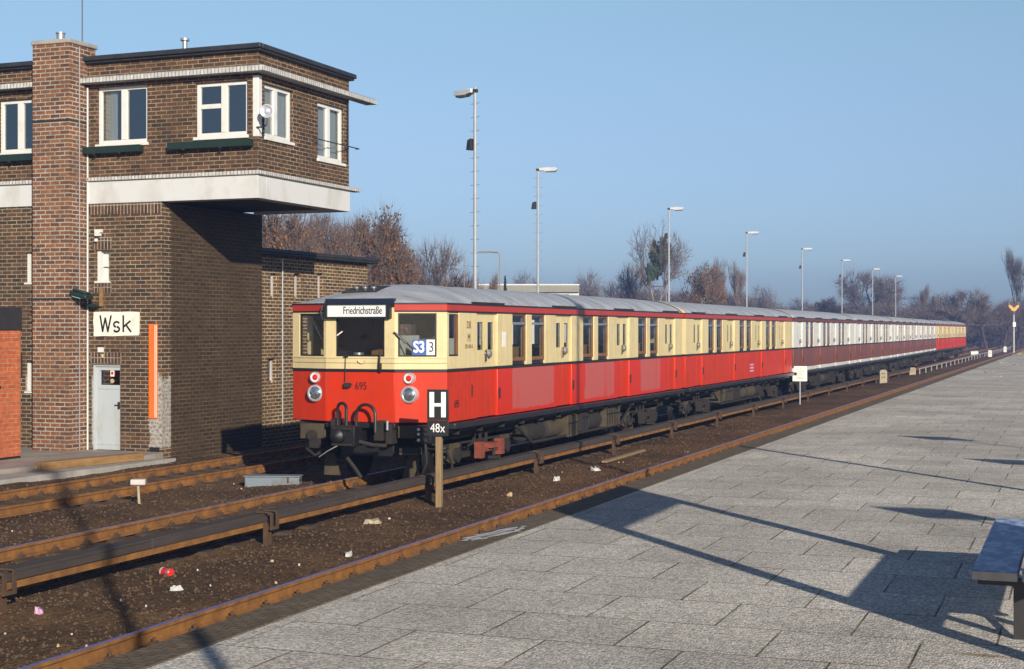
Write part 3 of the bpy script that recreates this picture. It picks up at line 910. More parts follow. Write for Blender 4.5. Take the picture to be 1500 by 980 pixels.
def on_box(x, y, z):      # signal box frame -> world
    return (-18.8 + x * math.cos(AL) + y * math.sin(AL), 27.95 - x * math.sin(AL) + y * math.cos(AL), z)
for (x0, x1, lab) in ((-1.94, -.44, 'dark green flower box below the two-light upper window right of the chimney'), (.28, 2.34, 'long dark green flower box below the upper corner window'), (-5.2, -3.3, 'dark green flower box under the upper window left of the chimney')):
    fb = thing('flower_box', lab, 'flower box', on_box((x0 + x1) / 2, 0, 6.60 if x0 > -3 else 6.53), (0, 0, -AL), 'flower boxes on the signal box')
    hw = (x1 - x0) / 2
    MB().box(-hw, hw, -.20, -.03, 0, .02, 'green_box').box(-hw, hw, -.20, -.18, .02, .15, 'green_box').box(-hw, hw, -.05, -.03, .02, .15, 'green_box').box(-hw, -hw + .02, -.18, -.05, .02, .15, 'green_box').box(hw - .02, hw, -.18, -.05, .02, .15, 'green_box').box(-hw + .02, hw - .02, -.18, -.05, .02, .12, 'ground').build('trough', fb)
    for q in (-.6, .3):
        MB().box(q * hw - .02, q * hw + .02, -.21, 0, -.03, .0, 'dark_metal').build('bracket', fb)
# wall lamp
wlm = thing('wall_lamp', 'dark green wall lamp with a pale green glass beside the chimney', 'lamp', on_box(-1.9, 0, 3.42), (0, 0, -AL))
hd = MB()
fnr = lambda x, y, z: (x * .92 - y * .3, -.1 + y * .9 - .12, z - .22 * x)
hd.box(-.2, .28, -.42, .1, .0, .10, 'green_box', fnr).box(-.14, .24, -.36, .05, .10, .15, 'green_box', fnr)
hd.build('lamp_head', wlm, (.05, -.1, .0), bevel=.03)
MB().box(-.16, .1, -.38, -.1, -.025, -.002, 'green_glow', fnr).build('lamp_glass', wlm, (.05, -.1, .0), bevel=.01)
MB().box(-.12, .30, -.22, -.02, -.22, -.16, 'green_box').tube([(.1, -.1, -.16), (.1, -.16, 0.02)], .03, 'green_box', 8).box(.3, .37, -.06, 0, -.2, .2, 'timber').build('wall_bracket', wlm)
# Wsk sign, painted board with ragged edge
wsk = thing('station_sign', 'weathered white board reading Wsk on the brick wall above the door', 'sign', on_box(-1.165, -.015, 2.83), (0, 0, -AL))
edge = [(-.60, .265), (-.3, .272), (.05, .265), (.35, .27), (.585, .262), (.605, .23), (.60, -.05), (.602, -.2), (.585, -.255), (.2, -.262), (-.1, -.275), (-.35, -.268), (-.575, -.28), (-.6, -.26), (-.592, -.1), (-.61, .05), (-.598, .2)]
MB().prism(edge, -.02, .014, 'sign_white', 'y').build('board', wsk)
def strokes(parent, segs, w, mat, y=-.024, th=.004, name='lettering'):
    m_ = MB()
    for ii, ((xa, za), (xb, zb)) in enumerate(segs):
        d = Vector((xb - xa, zb - za)); L_ = d.length; d /= L_; n = Vector((-d.y, d.x)) * w / 2
        e = d * w * .25
        yy = y - ii * .0004
        pts = [(xa - e.x + n.x, za - e.y + n.y), (xa - e.x - n.x, za - e.y - n.y), (xb + e.x - n.x, zb + e.y - n.y), (xb + e.x + n.x, zb + e.y + n.y)]
        m_.prism(pts, yy, yy + th, mat, 'y')
    return m_.build(name, parent, smooth=False)
def arc(cx, cz, rx, rz, a0, a1, n=8):
    return [(cx + rx * math.cos(R(a0 + (a1 - a0) * i / n)), cz + rz * math.sin(R(a0 + (a1 - a0) * i / n))) for i in range(n + 1)]
def chain(pts):
    return list(zip(pts[:-1], pts[1:]))
W_ = [((-.42, .18), (-.355, -.17)), ((-.355, -.17), (-.285, .13)), ((-.285, .13), (-.215, -.17)), ((-.215, -.17), (-.13, .18))]
s_pts = arc(.03, -.02, .07, .055, 30, 270, 8)[:9]
S_ = chain(arc(.02, -.012, .075, .058, 35, 250, 7)) + chain(arc(.02, -.118, .075, .055, 80, -150, 7))
K_ = [((.20, .18), (.20, -.17)), ((.20, -.07), (.38, .06)), ((.27, -.02), (.40, -.17))]
strokes(wsk, W_ + S_ + K_, .042, 'black_paint')
# orange marker
om = thing('marker_board', 'tall narrow orange marker strip on the corner of the brick wall', 'marker', on_box(-.20, -.002, .76), (0, 0, -AL))
MB().box(-.11, .11, -.03, -.001, 0, 2.06, 'orange').build('strip', om, bevel=.006)
MB().box(.05, .065, -.034, -.031, .02, 2.04, 'sign_white').box(.085, .1, -.034, -.031, .02, 2.04, 'sign_white').build('stripe', om)

# walkway in front of the signal box, kerb and timbers
pw = MB()
pw.prism([(-19.0, 5), (-19.33, 23.3), (-18.98, 25.3), (-18.6, 27.1), (-18.72, 27.9), (-32, 28.1), (-32, 5)], -.3, .03, 'path', 'z')
kind(pw.build('path'), 'structure')
cr = MB()
cr.prism([(-18.25, 5), (-18.55, 20), (-18.5, 23.5), (-18.25, 26), (-18.2, 27.6), (-18.5, 27.4), (-19.0, 25.25), (-19.3, 23.2), (-19.0, 5)], -.3, -.055, 'concrete', 'z')
kind(cr.build('kerb'), 'structure')
tb = thing('timber_baulk', 'rusty orange baulk of timber lying at the end of the path by the brick wall', 'timber', (-18.87, 25.4, -.055), (0, 0, R(-10)))
MB().box(-.13, .13, -1.2, 1.5, 0, .16, 'timber').build('baulk', tb, bevel=.015)
# orange hut at the left edge
hut = thing('orange_hut', 'small bright orange tiled hut with a black flat roof at the left edge', 'hut', (-20.66, 25.6, -.1), (0, 0, -AL))
MB().box(-2.2, 0, -3.4, 0, .18, 2.78, 'brick_hut').build('wall', hut)
MB().box(-2.23, .03, -3.43, .03, 2.781, 3.27, 'dark_metal').build('roof', hut, bevel=.03)
MB().box(-2.18, -.02, -3.38, .025, 0, .179, 'black_paint').build('plinth', hut)
MB().box(.001, .03, -1.3, -.62, 1.60, 1.65, 'dark_metal').build('handle', hut)
MB().box(-.06, .025, .001, .03, 1.85, 2.3, 'dark_metal').build('hinge', hut)

# ================================================================== TRAIN
HW = 1.5
ZB, ZT, ZC, ZE = 1.10, 1.97, 3.00, 3.165          # body bottom, belt, cornice, eaves
CROWN = .365
def facet(Pa, Pb):
    Pa = Vector(Pa); Pb = Vector(Pb); t = (Pb - Pa); L_ = t.length; t /= L_; n = Vector((t.y, -t.x))
    return (lambda u, z, w_: (Pa.x + t.x * u + n.x * w_, Pa.y + t.y * u + n.y * w_, z)), L_
FY, FA = .33, .66
fR, LR = facet((FA, 0), (HW, FY))
fC, LC = facet((-FA, 0), (FA, 0))
fL, LL = facet((-HW, FY), (-FA, 0))
def plan_y(x):
    ax = abs(x)
    return 0 if ax < FA else FY * (ax - FA) / (HW - FA)

def make_car(cab, L_, C, faded=False, doors=None):
    """C: colour names of lower, upper, band, roof; y runs away from the camera"""
    lo, up, band, roofm = C
    root = thing('train_car', 'x', 'train car', group='cars of the red commuter train')
    y0 = FY if cab else 0.0
    dz = doors
    spans = []
    a = y0
    for d in dz:
        spans.append((a, d[0])); a = d[1]
    spans.append((a, L_))
    wins = []
    for i in range(len(dz) - 1):
        e = dz[i][1]; nxt = dz[i + 1][0]; q = nxt - e
        wins.append((e + q * .235, e + q * .465)); wins.append((e + q * .56, e + q * .795))
    # lower side panels
    m_ = MB()
    for sx in (1, -1):
        for (a, e) in spans:
            xa, xb = (1.38, HW) if sx > 0 else (-HW, -1.38)
            if lo == 'maroon':
                m_.box(xa, xb, a, e, ZB, 1.24, 'white_stripe'); m_.box(xa, xb, a, e, 1.24, ZT, lo)
            elif faded and sx > 0 and a > 1.9 and e < L_ - .1:
                m_.box(xa, xb, a, e, ZB, ZT, 'faded')
            else:
                m_.box(xa, xb, a, e, ZB, ZT, lo)
        if sx < 0:
            for d in dz:
                m_.box(-1.46, -1.40, d[0], d[1], ZB, ZT, lo)
    if cab:
        for fn, LN in ((fR, LR), (fC, LC), (fL, LL)):
            m_.box(0, LN, ZB, ZT, -.08, 0, lo, lambda u, z, w_, fn=fn: fn(u, z, w_))
    for yy in ([L_ - .06] if cab else [.0, L_ - .06]):
        m_.box(-1.38, 1.38, yy, yy + .06, ZB, ZT, lo)
    m_.build('lower_body', root, bevel=.012)
    # upper body
    for sx in (1, -1):
        u_ = MB()
        xa, xb = (1.38, HW) if sx > 0 else (-HW, -1.38)
        z0 = ZT + .05
        cuts = list(wins)
        if cab: cuts = [(y0 + .09, y0 + .53)] + cuts
        for (a, e) in spans:
            q = a
            for (wa, we) in cuts:
                if a <= wa and we <= e:
                    u_.box(xa, xb, q, wa, z0, ZC, up)
                    if wa == y0 + .09:
                        u_.box(xa, xb, wa, we, z0, 2.24, up)
                        u_.box(xa + .02 * sx * (sx > 0), xb - .02 * (sx > 0), wa, we, ZC - .03, ZC, up)
                    else:
                        u_.box(xa, xb - .04 if sx > 0 else xb, wa, we, z0, 2.10, 'belt_black')
                    q = we
            u_.box(xa, xb, q, e, z0, ZC, up)
        if sx < 0:
            for d in dz:
                u_.box(-1.46, -1.40, d[0], d[1], z0, 2.2, up); u_.box(-1.46, -1.40, d[0], d[1], 2.85, ZC, up)
        u_.box(1.355 * sx - .02, 1.355 * sx + .02, y0 + .05, L_ - .06, 2.95, ZC - .001, 'wood')
        u_.build('upper_side', root, bevel=.008)
    ends = [L_ - .06] if cab else [0.0, L_ - .06]
    for yy in ends:
        MB().box(-1.38, 1.38, yy, yy + .06, ZT + .05, ZC + .1, up).build('end_wall', root)
    if cab:
        u_ = MB()
        z0 = ZT + .05
        I = lambda fn: (lambda u, z, w_: fn(u, z, -w_))
        u_.wall(0, LR, z0, ZC + .06, [(.06, LR * .80, 2.235, 2.985)], .08, up, I(fR))
        u_.wall(0, LL, z0, ZC + .06, [(LL * .20, LL - .06, 2.235, 2.985)], .08, up, I(fL))
        u_.wall(0, LC, z0, ZC + .18, [(.19, LC - .19, 2.235, 3.0)], .08, up, I(fC))
        u_.build('cab_front', root, bevel=.008)
    # black belt
    bl = MB()
    for sx in (1, -1):
        for (a, e) in spans:
            xa, xb = (1.40, HW + .012) if sx > 0 else (-HW - .012, -1.40)
            bl.box(xa, xb, a, e, ZT + .001, ZT + .049, 'belt_black')
    if cab:
        for fn, LN in ((fR, LR), (fC, LC), (fL, LL)):
            bl.box(0, LN, ZT + .001, ZT + .049, -.06, .012, 'belt_black', fn)
    bl.build('belt_stripe', root)
    # cornice
    cn = MB()
    for sx in (1, -1):
        for (z0, z1, mm, ex) in ((ZC + .001, ZC + .03, 'belt_black', .004), (ZC + .03, ZE - .03, band, .014), (ZE - .03, ZE, 'belt_black', .022)):
            xa, xb = (1.36, HW + ex) if sx > 0 else (-HW - ex, -1.36)
            cn.box(xa, xb, y0, L_, z0, z1, mm)
            if cab:
                for fn, LN in ((fR, LR), (fL, LL)):
                    if sx > 0: cn.box(0, LN, z0 + .002, z1, -.06, ex, mm, fn)
    if cab:
        cn.box(0, LC, ZE - .04, ZE + .075, -.06, .03, 'blue_band', fC).box(0, LC, ZE - .075, ZE - .041, -.06, .02, 'belt_black', fC)
    cn.build('letterboard', root)
    # roof
    rm = MB()
    k_ = rm.mid(roofm)
    NX = 26
    ylist = []
    if cab:
        ylist += [0, .05, .12, .22, .35, .5, .7, .95, 1.2, 1.45, 1.7, 2.0]
    else:
        ylist += [0.0]
    ylist += [L_]
    for yy in ylist:
        for i in range(NX + 1):
            s_ = -1 + 2 * i / NX
            s2 = math.copysign(abs(s_) ** .9, s_)
            x = s2 * (HW + .02)
            base = CROWN * (max(0, 1 - abs(s2) ** 2.3)) ** .75
            if cab:
                py = plan_y(x if abs(x) < HW else HW) - .02
                if yy <= 2.0:
                    y_ = py + yy * (1 - py / 2.0 if py > 0 else 1)
                dd = min((y_ - py) / 1.75, 1) if yy <= 2.0 else 1
                gfac = math.sin(dd * math.pi / 2) ** .82 if dd > 0 else 0
                zz = ZE + base * gfac
                rm.v.append((x, y_ if yy <= 2.0 else yy, zz))
            else:
                rm.v.append((x, yy, ZE + base))
    for j in range(len(ylist) - 1):
        for i in range(NX):
            a = j * (NX + 1) + i
            rm.f.append((a, a + 1, a + NX + 2, a + NX + 1)); rm.mi.append(k_)
    def arcz(x):
        return ZE + CROWN * max(0, 1 - abs(x / (HW + .02)) ** 2.3) ** .75
    prof = [(-HW - .02 + (2 * HW + .04) * i / 40) for i in range(41)]
    for yy in ends:
        rm.prism([(x, arcz(x) - .004) for x in prof], yy + .0, yy + .05, up, 'y')
    rm.build('roof', root)
    sm = MB()
    y = 2.2 if cab else .6
    while y < L_ - .4:
        sm.tube([(x, y, arcz(x) + .001) for x in prof[1:-1]], .009, 'seam', 4)
        y += 1.46
    sm.build('roof_seam', root)
    for d in dz:
        dg = MB()
        dg.box(HW + .0, HW + .035, d[0] - .28, d[1] + .28, ZE + .003, ZE + .035, 'belt_black')
        dg.build('rain_strip', root)
    for yy in ends:
        if yy > 1:
            rim = MB()
            for j in range(40):
                xa, xb = prof[j], prof[j + 1]
                rim.poly([(xa, yy - .1, arcz(xa) + .02), (xb, yy - .1, arcz(xb) + .02), (xb, yy + .07, arcz(xb) + .02), (xa, yy + .07, arcz(xa) + .02)], up)
                rim.poly([(xa, yy - .1, arcz(xa) - .01), (xb, yy - .1, arcz(xb) - .01), (xb, yy - .1, arcz(xb) + .02), (xa, yy - .1, arcz(xa) + .02)], 'belt_black')
            rim.build('roof_rim', root)
            MB().box(-.75, .75, yy + .06, yy + .34, 1.05, 3.1, 'under_black').build('gangway', root)
    # floor, seats, partitions
    it = MB()
    it.box(-1.36, 1.36, y0 + .3 if cab else .08, L_ - .08, 1.0, 1.11, 'under')
    it.box(-1.33, 1.33, y0 + 1.0 if cab else .1, L_ - .1, 2.97, 3.0, 'sign_white')
    for i in range(len(dz) - 1):
        e = dz[i][1]; nx_ = dz[i + 1][0]; mid_ = (e + nx_) / 2
        for q in (e + .08, mid_ - .02, nx_ - .12):
            for sx in (1, -1):
                xa, xb = (.35, 1.34) if sx > 0 else (-1.34, -.35)
                it.box(xa, xb, q, q + .05, 1.3, 2.35, 'seat_wood')
        for (q0, q1) in ((e + .13, e + .6), (mid_ - .5, mid_ - .02), (mid_ + .03, mid_ + .5), (nx_ - .6, nx_ - .12)):
            for sx in (1, -1):
                xa, xb = (.35, 1.34) if sx > 0 else (-1.34, -.35)
                it.box(xa, xb, q0, q1, 1.5, 1.55, 'seat_wood')
    if cab:
        it.wall(-1.36, 1.36, 1.11, 2.97, [(-.35, .35, 1.2, 2.8)], .04, 'wood', lambda u, v, w_: (u, 1.62 + w_, v))
        it.box(-.8, .8, .2, .45, 1.9, 2.2, 'cream').box(.62, .66, .12, 1.2, 1.5, 2.6, 'cab_panel').box(.66, 1.3, 1.1, 1.14, 1.5, 2.55, 'cab_panel')
        it.box(-.8, -.4, .3, .5, 2.2, 2.32, 'dark_metal').cyl((-.2, .35, 2.2), (-.2, .35, 2.3), .1, 'alu')
    it.build('interior_fitting', root)
    # windows, right side
    for (wa, we) in wins:
        f = MB()
        x0, x1 = 1.425, 1.482
        f.box(x0, x1, wa, wa + .03, 2.10, ZC, 'wood').box(x0, x1, we - .035, we, 2.10, ZC, 'wood')
        f.box(x0, x1, wa + .03, we - .035, 2.10, 2.17, 'wood').box(x0, x1 + .015, wa + .03, we - .035, 2.80, 2.845, 'alu').box(x0, x1, wa + .03, we - .035, 2.975, ZC, 'wood')
        wo = f.build('window', root)
        g_ = MB().poly([(1.468, wa + .03, 2.17), (1.468, we - .035, 2.17), (1.468, we - .035, 2.80), (1.468, wa + .03, 2.80)], 'train_glass')
        g_.poly([(1.472, wa + .03, 2.845), (1.472, we - .035, 2.845), (1.472, we - .035, 2.975), (1.472, wa + .03, 2.975)], 'train_glass')
        g_.build('pane', wo)
    if cab:
        wa, we = y0 + .09, y0 + .53
        f = MB().box(1.42, 1.49, wa, wa + .03, 2.24, 2.97, 'belt_black').box(1.42, 1.49, we - .04, we, 2.24, 2.97, 'wood').box(1.42, 1.49, wa + .03, we - .04, 2.24, 2.27, 'belt_black')
        wo = f.build('window', root)
        MB().poly([(1.475, wa + .03, 2.27), (1.475, we - .04, 2.27), (1.475, we - .04, 2.97), (1.475, wa + .03, 2.97)], 'train_glass').build('pane', wo)
        MB().box(1.40, 1.43, wa + .03, we - .06, 2.27, 2.55, 'cab_panel').build('half_blind', wo)
    # doors, right side
    for d in dz:
        mid_ = (d[0] + d[1]) / 2
        for (a, e, sgn) in ((d[0] + .004, mid_ - .008, 1), (mid_ + .008, d[1] - .004, -1)):
            dm_ = MB()
            xa, xb = 1.405, 1.455
            if lo == 'maroon':
                dm_.box(xa, xb, a, e, ZB + .01, 1.24, 'white_stripe').box(xa, xb, a, e, 1.24, ZT, lo)
            else:
                dm_.box(xa, xb, a, e, ZB + .01, ZT, lo)
            dm_.box(xa, xb + .012, a, e, ZT, ZT + .05, 'belt_black')
            wq = (a + .11, e - .10) if sgn > 0 else (a + .10, e - .11)
            dm_.wall(a, e, ZT + .05, ZC - .02, [(wq[0], wq[1], 2.33, 2.84)], .05, up, SD(xb))
            dm_.box(xb, xb + .004, wq[0] - .03, wq[0], 2.30, 2.87, up).box(xb, xb + .004, wq[1], wq[1] + .03, 2.30, 2.87, up)
            do_ = dm_.build('door', root, bevel=.004)
            MB().box(1.444, 1.449, wq[0], wq[1], 2.33, 2.84, 'train_glass').build('pane', do_)
            hh = a + .07 if sgn < 0 else e - .05
            hm = MB().cyl((xb, hh, 2.27), (xb + .05, hh, 2.27), .018, 'alu', n=8)
            if sgn < 0:
                hm.lathe((xb + .05, hh + .03, 2.26), (1, 0, 0), [(-.03, .05), (0, .075), (.02, .07), (.03, 0)], 'alu', 14)
            else:
                hm.tube([(xb + .045, hh, 2.12), (xb + .045, hh, 2.34)], .014, 'dark_metal', 6)
            hm.build('handle', do_)
        MB().box(1.40, 1.47, d[0], d[1], ZC - .02, ZC, up).build('door_header', root)
        MB().box(HW, HW + .03, d[1] + .04, d[1] + .08, 1.42, 1.62, 'dark_metal').build('grab_handle', root)
    # step board and underframe
    MB().box(1.40, 1.60, y0 + .12, L_ - .1, .985, 1.085, 'step').box(1.36, 1.42, y0 + .12, L_ - .1, .90, .985, 'under_black').build('step_board', root, bevel=.008)
    uf = MB()
    uf.box(-1.3, 1.3, y0 + .2, L_ - .1, .86, 1.0, 'under').box(1.0, 1.12, .8, L_ - .6, .66, .86, 'under')
    y = y0 + .6
    while y < L_ - .5:
        uf.box(1.12, 1.46, y, y + .05, .86, .97, 'under'); y += 1.1
    uf.build('underframe', root)
    rr = random.Random(int(L_ * 100) + len(lo))
    y = 4.9
    while y < L_ - 5.2:
        q = rr.uniform(.5, 1.2); h0 = rr.uniform(.34, .5)
        if rr.random() < .65:
            e_ = MB().box(.85, 1.33, y, y + q, h0, .88, 'under_olive' if rr.random() < .6 else 'under')
            nn = int(q / .2)
            for j in range(nn):
                e_.box(1.33, 1.345, y + .06 + j * .2, y + .1 + j * .2, h0 + .04, .84, 'under')
            e_.box(1.33, 1.35, y + .02, y + q - .02, h0 + .28, h0 + .31, 'under_black')
            e_.build('equipment_box', root, bevel=.015)
        else:
            e_ = MB().cyl((1.1, y, .62), (1.1, y + q, .62), .2, 'under_olive' if rr.random() < .4 else 'under', n=16)
            e_.lathe((1.1, y, .62), (0, -1, 0), [(0, .2), (.06, .14), (.07, 0)], 'under', 16)
            e_.box(1.05, 1.15, y + .1, y + .16, .62, .9, 'under').box(1.05, 1.15, y + q - .16, y + q - .1, .62, .9, 'under')
            e_.build('air_tank', root)
        y += q + rr.uniform(.12, .4)
    MB().tube([(1.28, 4.3, .8), (1.28, 5.2, .42), (1.28, L_ - 5.2, .42), (1.28, L_ - 4.3, .8)], .03, 'under', 6).build('truss_rod', root)
    for bc in (2.75, L_ - 2.9):
        bo = MB()
        for sx in (1, -1):
            x = sx * 1.06
            bo.box(x - .06, x + .06, -1.75, 1.75, .62, .74, 'under')
            bo.prism([(-1.6, .62), (-.9, .36), (.9, .36), (1.6, .62), (1.25, .62), (.75, .46), (-.75, .46), (-1.25, .62)], x - .05, x + .05, 'under', 'x')
            for wy in (-1.25, 1.25):
                bo.box(x - .1, x + .1, wy - .17, wy + .17, .3, .66, 'under_olive')
                bo.cyl((x, wy, .45), (x + sx * .16, wy, .45), .13, 'under', n=14)
                for q in (-.33, .33):
                    bo.lathe((x, wy + q, .52), (0, 0, 1), [(-.14, .07), (-.1, .085), (-.06, .07), (-.02, .085), (.02, .07), (.06, .085), (.1, .07)], 'under_black', 10)
            for q in (-.3, 0, .3):
                bo.box(x - .04, x + .09, q - .04, q + .04, .38, .9, 'under')
            bo.tube([(sx * 1.2, -1.75, .55), (sx * 1.2, -1.5, .3), (sx * 1.2, -1.5, .2)], .025, 'under', 6)
        bo.box(-1.0, 1.0, -.25, .25, .5, .8, 'under').box(-1.0, 1.0, -1.8, -1.68, .58, .72, 'under')
        bog = bo.build('bogie', root, (0, bc, 0))
        for wy in (-1.25, 1.25):
            for sx in (1, -1):
                wm = MB()
                wm.lathe((sx * .70, wy, .45), (sx, 0, 0), [(0, .0), (0, .475), (.03, .475), (.035, .45), (.13, .44), (.13, .36), (.09, .33), (.08, .14), (.14, .12), (.14, 0)], 'under_black', 28)
                wm.build('wheel', bog)
        sh = MB(); shm = 'shoe_red' if cab and bc < 4 else 'under'
        sh.box(1.24, 1.36, -.55, .55, .44, .52, shm).box(1.26, 1.40, -.6, -.42, .34, .64, shm).box(1.26, 1.40, .40, .58, .34, .64, shm).box(1.26, 1.44, -.18, .2, .50, .60, shm).box(1.34, 1.5, -.12, .12, .30, .35, 'under').tube([(1.4, 0, .35), (1.4, .05, .5)], .03, 'under', 6)
        sh.build('collector_beam', bog)
    if not cab:
        return root
    # ---------------- cab front
    for fn, u0, u1, z0, z1 in ((fR, .06, LR * .80, 2.235, 2.985), (fL, LL * .20, LL - .06, 2.235, 2.985), (fC, .19, LC - .19, 2.235, 2.9)):
        f = MB()
        q = .028
        f.box(u0, u1, z0, z0 + q, -.055, -.02, 'belt_black', fn).box(u0, u0 + q, z0 + q, z1, -.055, -.02, 'belt_black', fn).box(u1 - q, u1, z0 + q, z1, -.055, -.02, 'belt_black', fn)
        wo = f.build('windscreen', root)
        MB().poly([fn(u0 + q, z0 + q, -.04), fn(u1 - q, z0 + q, -.04), fn(u1 - q, z1, -.04), fn(u0 + q, z1, -.04)], 'train_glass').build('pane', wo)
    # sill with a fine groove
    sl = MB()
    for fn, LN in ((fR, LR), (fC, LC), (fL, LL)):
        sl.box(.0, LN, 2.205, 2.232, -.02, .014, 'cream', fn).box(0, LN, 2.12, 2.127, -.02, .006, 'seat_wood', fn)
    sl.build('window_sill', root)
    # destination sign
    dx0, dx1 = -.60, .55
    dsg = MB()
    dsg.box(dx0 - .05, dx1 + .06, -.10, -.0, 2.895, 2.925, 'black_paint').box(dx0 - .05, dx1 + .06, -.10, 0, 3.135, 3.16, 'black_paint').box(dx0 - .05, dx0 - .0, -.10, 0, 2.925, 3.135, 'black_paint').box(dx1, dx1 + .06, -.10, 0, 2.925, 3.135, 'black_paint').box(dx0, dx1, -.06, 0, 2.925, 3.135, 'plate_white')
    dsn = dsg.build('destination_sign', root)
    text('Friedrichstraße', .185, 'black_paint', dsn, (.08, -.064, 3.03), sx=.66)
    MB().tube([(dx0 - .08, -.09, 3.12), (dx0 - .10, -.13, 3.0), (dx0 - .08, -.09, 2.88)], .014, 'dark_metal', 6).build('bracket', dsn)
    # route plates behind the right windscreen
    p1 = MB().box(.30, .545, 2.265, 2.53, -.036, -.030, 'plate_blue', fR).build('route_plate', root)
    p2 = MB().box(.548, .71, 2.265, 2.53, -.036, -.030, 'plate_white', fR).build('number_plate', root)
    ang = math.atan2(FY, HW - FA)
    q = fR(.42, 2.395, -.026); text('S3', .27, 'white_letter', p1, q, (R(90), 0, ang), sx=.78, bold=.008)
    q = fR(.63, 2.395, -.026); text('3', .25, 'black_paint', p2, q, (R(90), 0, ang), sx=.85)
    text('695', .19, 'black_paint', root, (0.02, -.004, 1.72), sx=.82, name='car_number')
    text('695', .19, 'under_black', root, (HW + .003, FY + .42, 1.40), (R(90), 0, R(90)), sx=.8, name='car_number')
    t_ = text('DR', .19, 'seat_wood', root, (HW + .003, FY + .98, 2.78), (R(90), 0, R(90)), sx=.8, name='stencil_mark')
    text('M', .22, 'seat_wood', root, (HW + .003, FY + .98, 2.55), (R(90), 0, R(90)), sx=.8, name='stencil_mark')
    text('275 695-5', .10, 'seat_wood', root, (HW + .003, FY + .98, 2.40), (R(90), 0, R(90)), sx=.9, name='stencil_mark')
    MB().box(HW + .001, HW + .006, FY + 2.62, FY + 2.80, 2.38, 2.66, 'plate_white').build('notice', root)
    MB().box(HW + .001, HW + .02, FY + 1.10, FY + 1.12, 1.5, 1.72, 'dark_metal').build('key_socket', root)
    # lamps
    for fn, u in ((fR, .27), (fL, LL - .27)):
        for (z, r, nm, lens) in ((1.585, .15, 'headlight', 'lens'), (1.865, .10, 'tail_light', 'tail_red')):
            c0 = Vector(fn(u, z, -.02))
            ax = Vector((0, -1, 0))
            l = MB().lathe(c0, ax, [(-.06, r), (.068, r), (.083, r * .95), (.088, r * .80), (.07, r * .76)], 'chrome', 28)
            if nm == 'tail_light':
                l.lathe(c0, ax, [(.070, r * .78), (.072, r * .5)], 'white_letter', 28)
            lo_ = l.build(nm, root)
            if nm == 'headlight':
                MB().lathe(c0, ax, [(.072, r * .78), (.09, r * .6), (.102, r * .3), (.106, 0)], lens, 28).build('lens', lo_)
                for q in (0, 90, 180, 270):
                    pass
            else:
                MB().lathe(c0, ax, [(.071, r * .56), (.09, r * .4), (.10, 0)], lens, 24).build('lens', lo_)
    # wipers, hooks, rails
    MB().tube([fL(LL - .07, 2.52, .03), fL(LL - .30, 2.82, .02), fL(LL - .36, 2.88, .012)], .014, 'dark_metal', 6).build('wiper', root)
    MB().tube([fC(LC + .0, 2.66, .035), fR(.10, 2.58, .03), fR(.33, 2.36, .02)], .016, 'dark_metal', 6).tube([fR(.03, 2.63, .045), fR(.2, 2.47, .04)], .02, 'dark_metal', 6).build('wiper', root)
    MB().tube([fC(.22, 2.6, .01), fC(.32, 2.67, .0)], .012, 'sign_white', 6).build('wiper', root)
    MB().tube([(-.27, -.02, 2.24), (-.27, -.04, 1.8)], .007, 'dark_metal', 5).cyl((-.28, -.06, 2.24), (-.2, -.06, 2.24), .015, 'dark_metal', n=6).build('cable', root)
    MB().box(-.27, -.17, -.09, -.0, 1.70, 1.78, 'dark_metal').box(-.29, -.15, -.045, 0, 1.74, 1.76, 'dark_metal').build('socket', root)
    MB().tube([(.40, -.04, 2.33), (.40, -.06, 2.1), (.40, -.03, 1.96)], .017, 'belt_black', 6).box(.375, .425, -.06, -.012, 1.98, 2.12, 'belt_black').build('lamp_bracket', root)
    MB().tube(arc3(.05, 2.17, .07, -.03), .01, 'cream', 6).build('grab_handle', root)
    # coupler and hoses
    cpl = MB()
    cpl.box(-.24, .20, -.62, -.30, .72, 1.06, 'under_black').box(-.1, .1, -.3, .5, .78, .96, 'under_black')
    cpl.lathe((-.10, -.62, .90), (0, -1, 0), [(0, .14), (.07, .12), (.12, .06), (.13, 0)], 'under_black', 18)
    cpl.lathe((.08, -.62, .88), (0, -1, 0), [(.0, .10), (.0, .09), (-.06, .07), (-.08, 0)], 'under', 18)
    cpl.box(-.20, .16, -.66, -.615, 1.0, 1.045, 'under').box(-.20, .16, -.66, -.615, .735, .77, 'under')
    cpl.tube([(-.1, -.62, .74), (-.28, -.66, .64), (-.44, -.68, .53)], .012, 'alu', 6)
    cpl.tube([(.2, -.45, .8), (.4, -.35, .74), (.6, -.2, .72)], .035, 'under', 8)
    cpl.build('coupler', root, bevel=.012)
    MB().tube(hose(-.30, -.06, 1.02, 1.44, -.25, -.40), .028, 'rubber', 8).build('hose', root)
    MB().tube(hose(.04, .44, 1.0, 1.42, -.22, -.3), .028, 'rubber', 8).build('hose', root)
    fb_ = MB()
    fb_.box(-.46, -.3, -.22, .1, .78, 1.16, 'under').box(.36, .52, -.2, .1, .8, 1.14, 'under').box(.55, .66, -.14, .12, .74, 1.08, 'under').box(-.62, .7, -.08, .12, 1.0, 1.095, 'under_black')
    fb_.box(-1.35, 1.35, .3, .5, .86, 1.09, 'under').box(-.45, .55, .2, .5, .5, .86, 'under_black')
    fb_.cyl((.62, -.2, .98), (.62, -.2, 1.15), .025, 'alu', n=8)
    fb_.build('buffer_beam', root, bevel=.01)
    gear = MB().box(-1.2, -.7, .05, .4, .78, 1.05, 'under_olive').cyl((-.95, -.02, .85), (-.95, .1, .85), .09, 'under', n=14).box(-1.0, -.74, .0, .3, .62, .8, 'under')
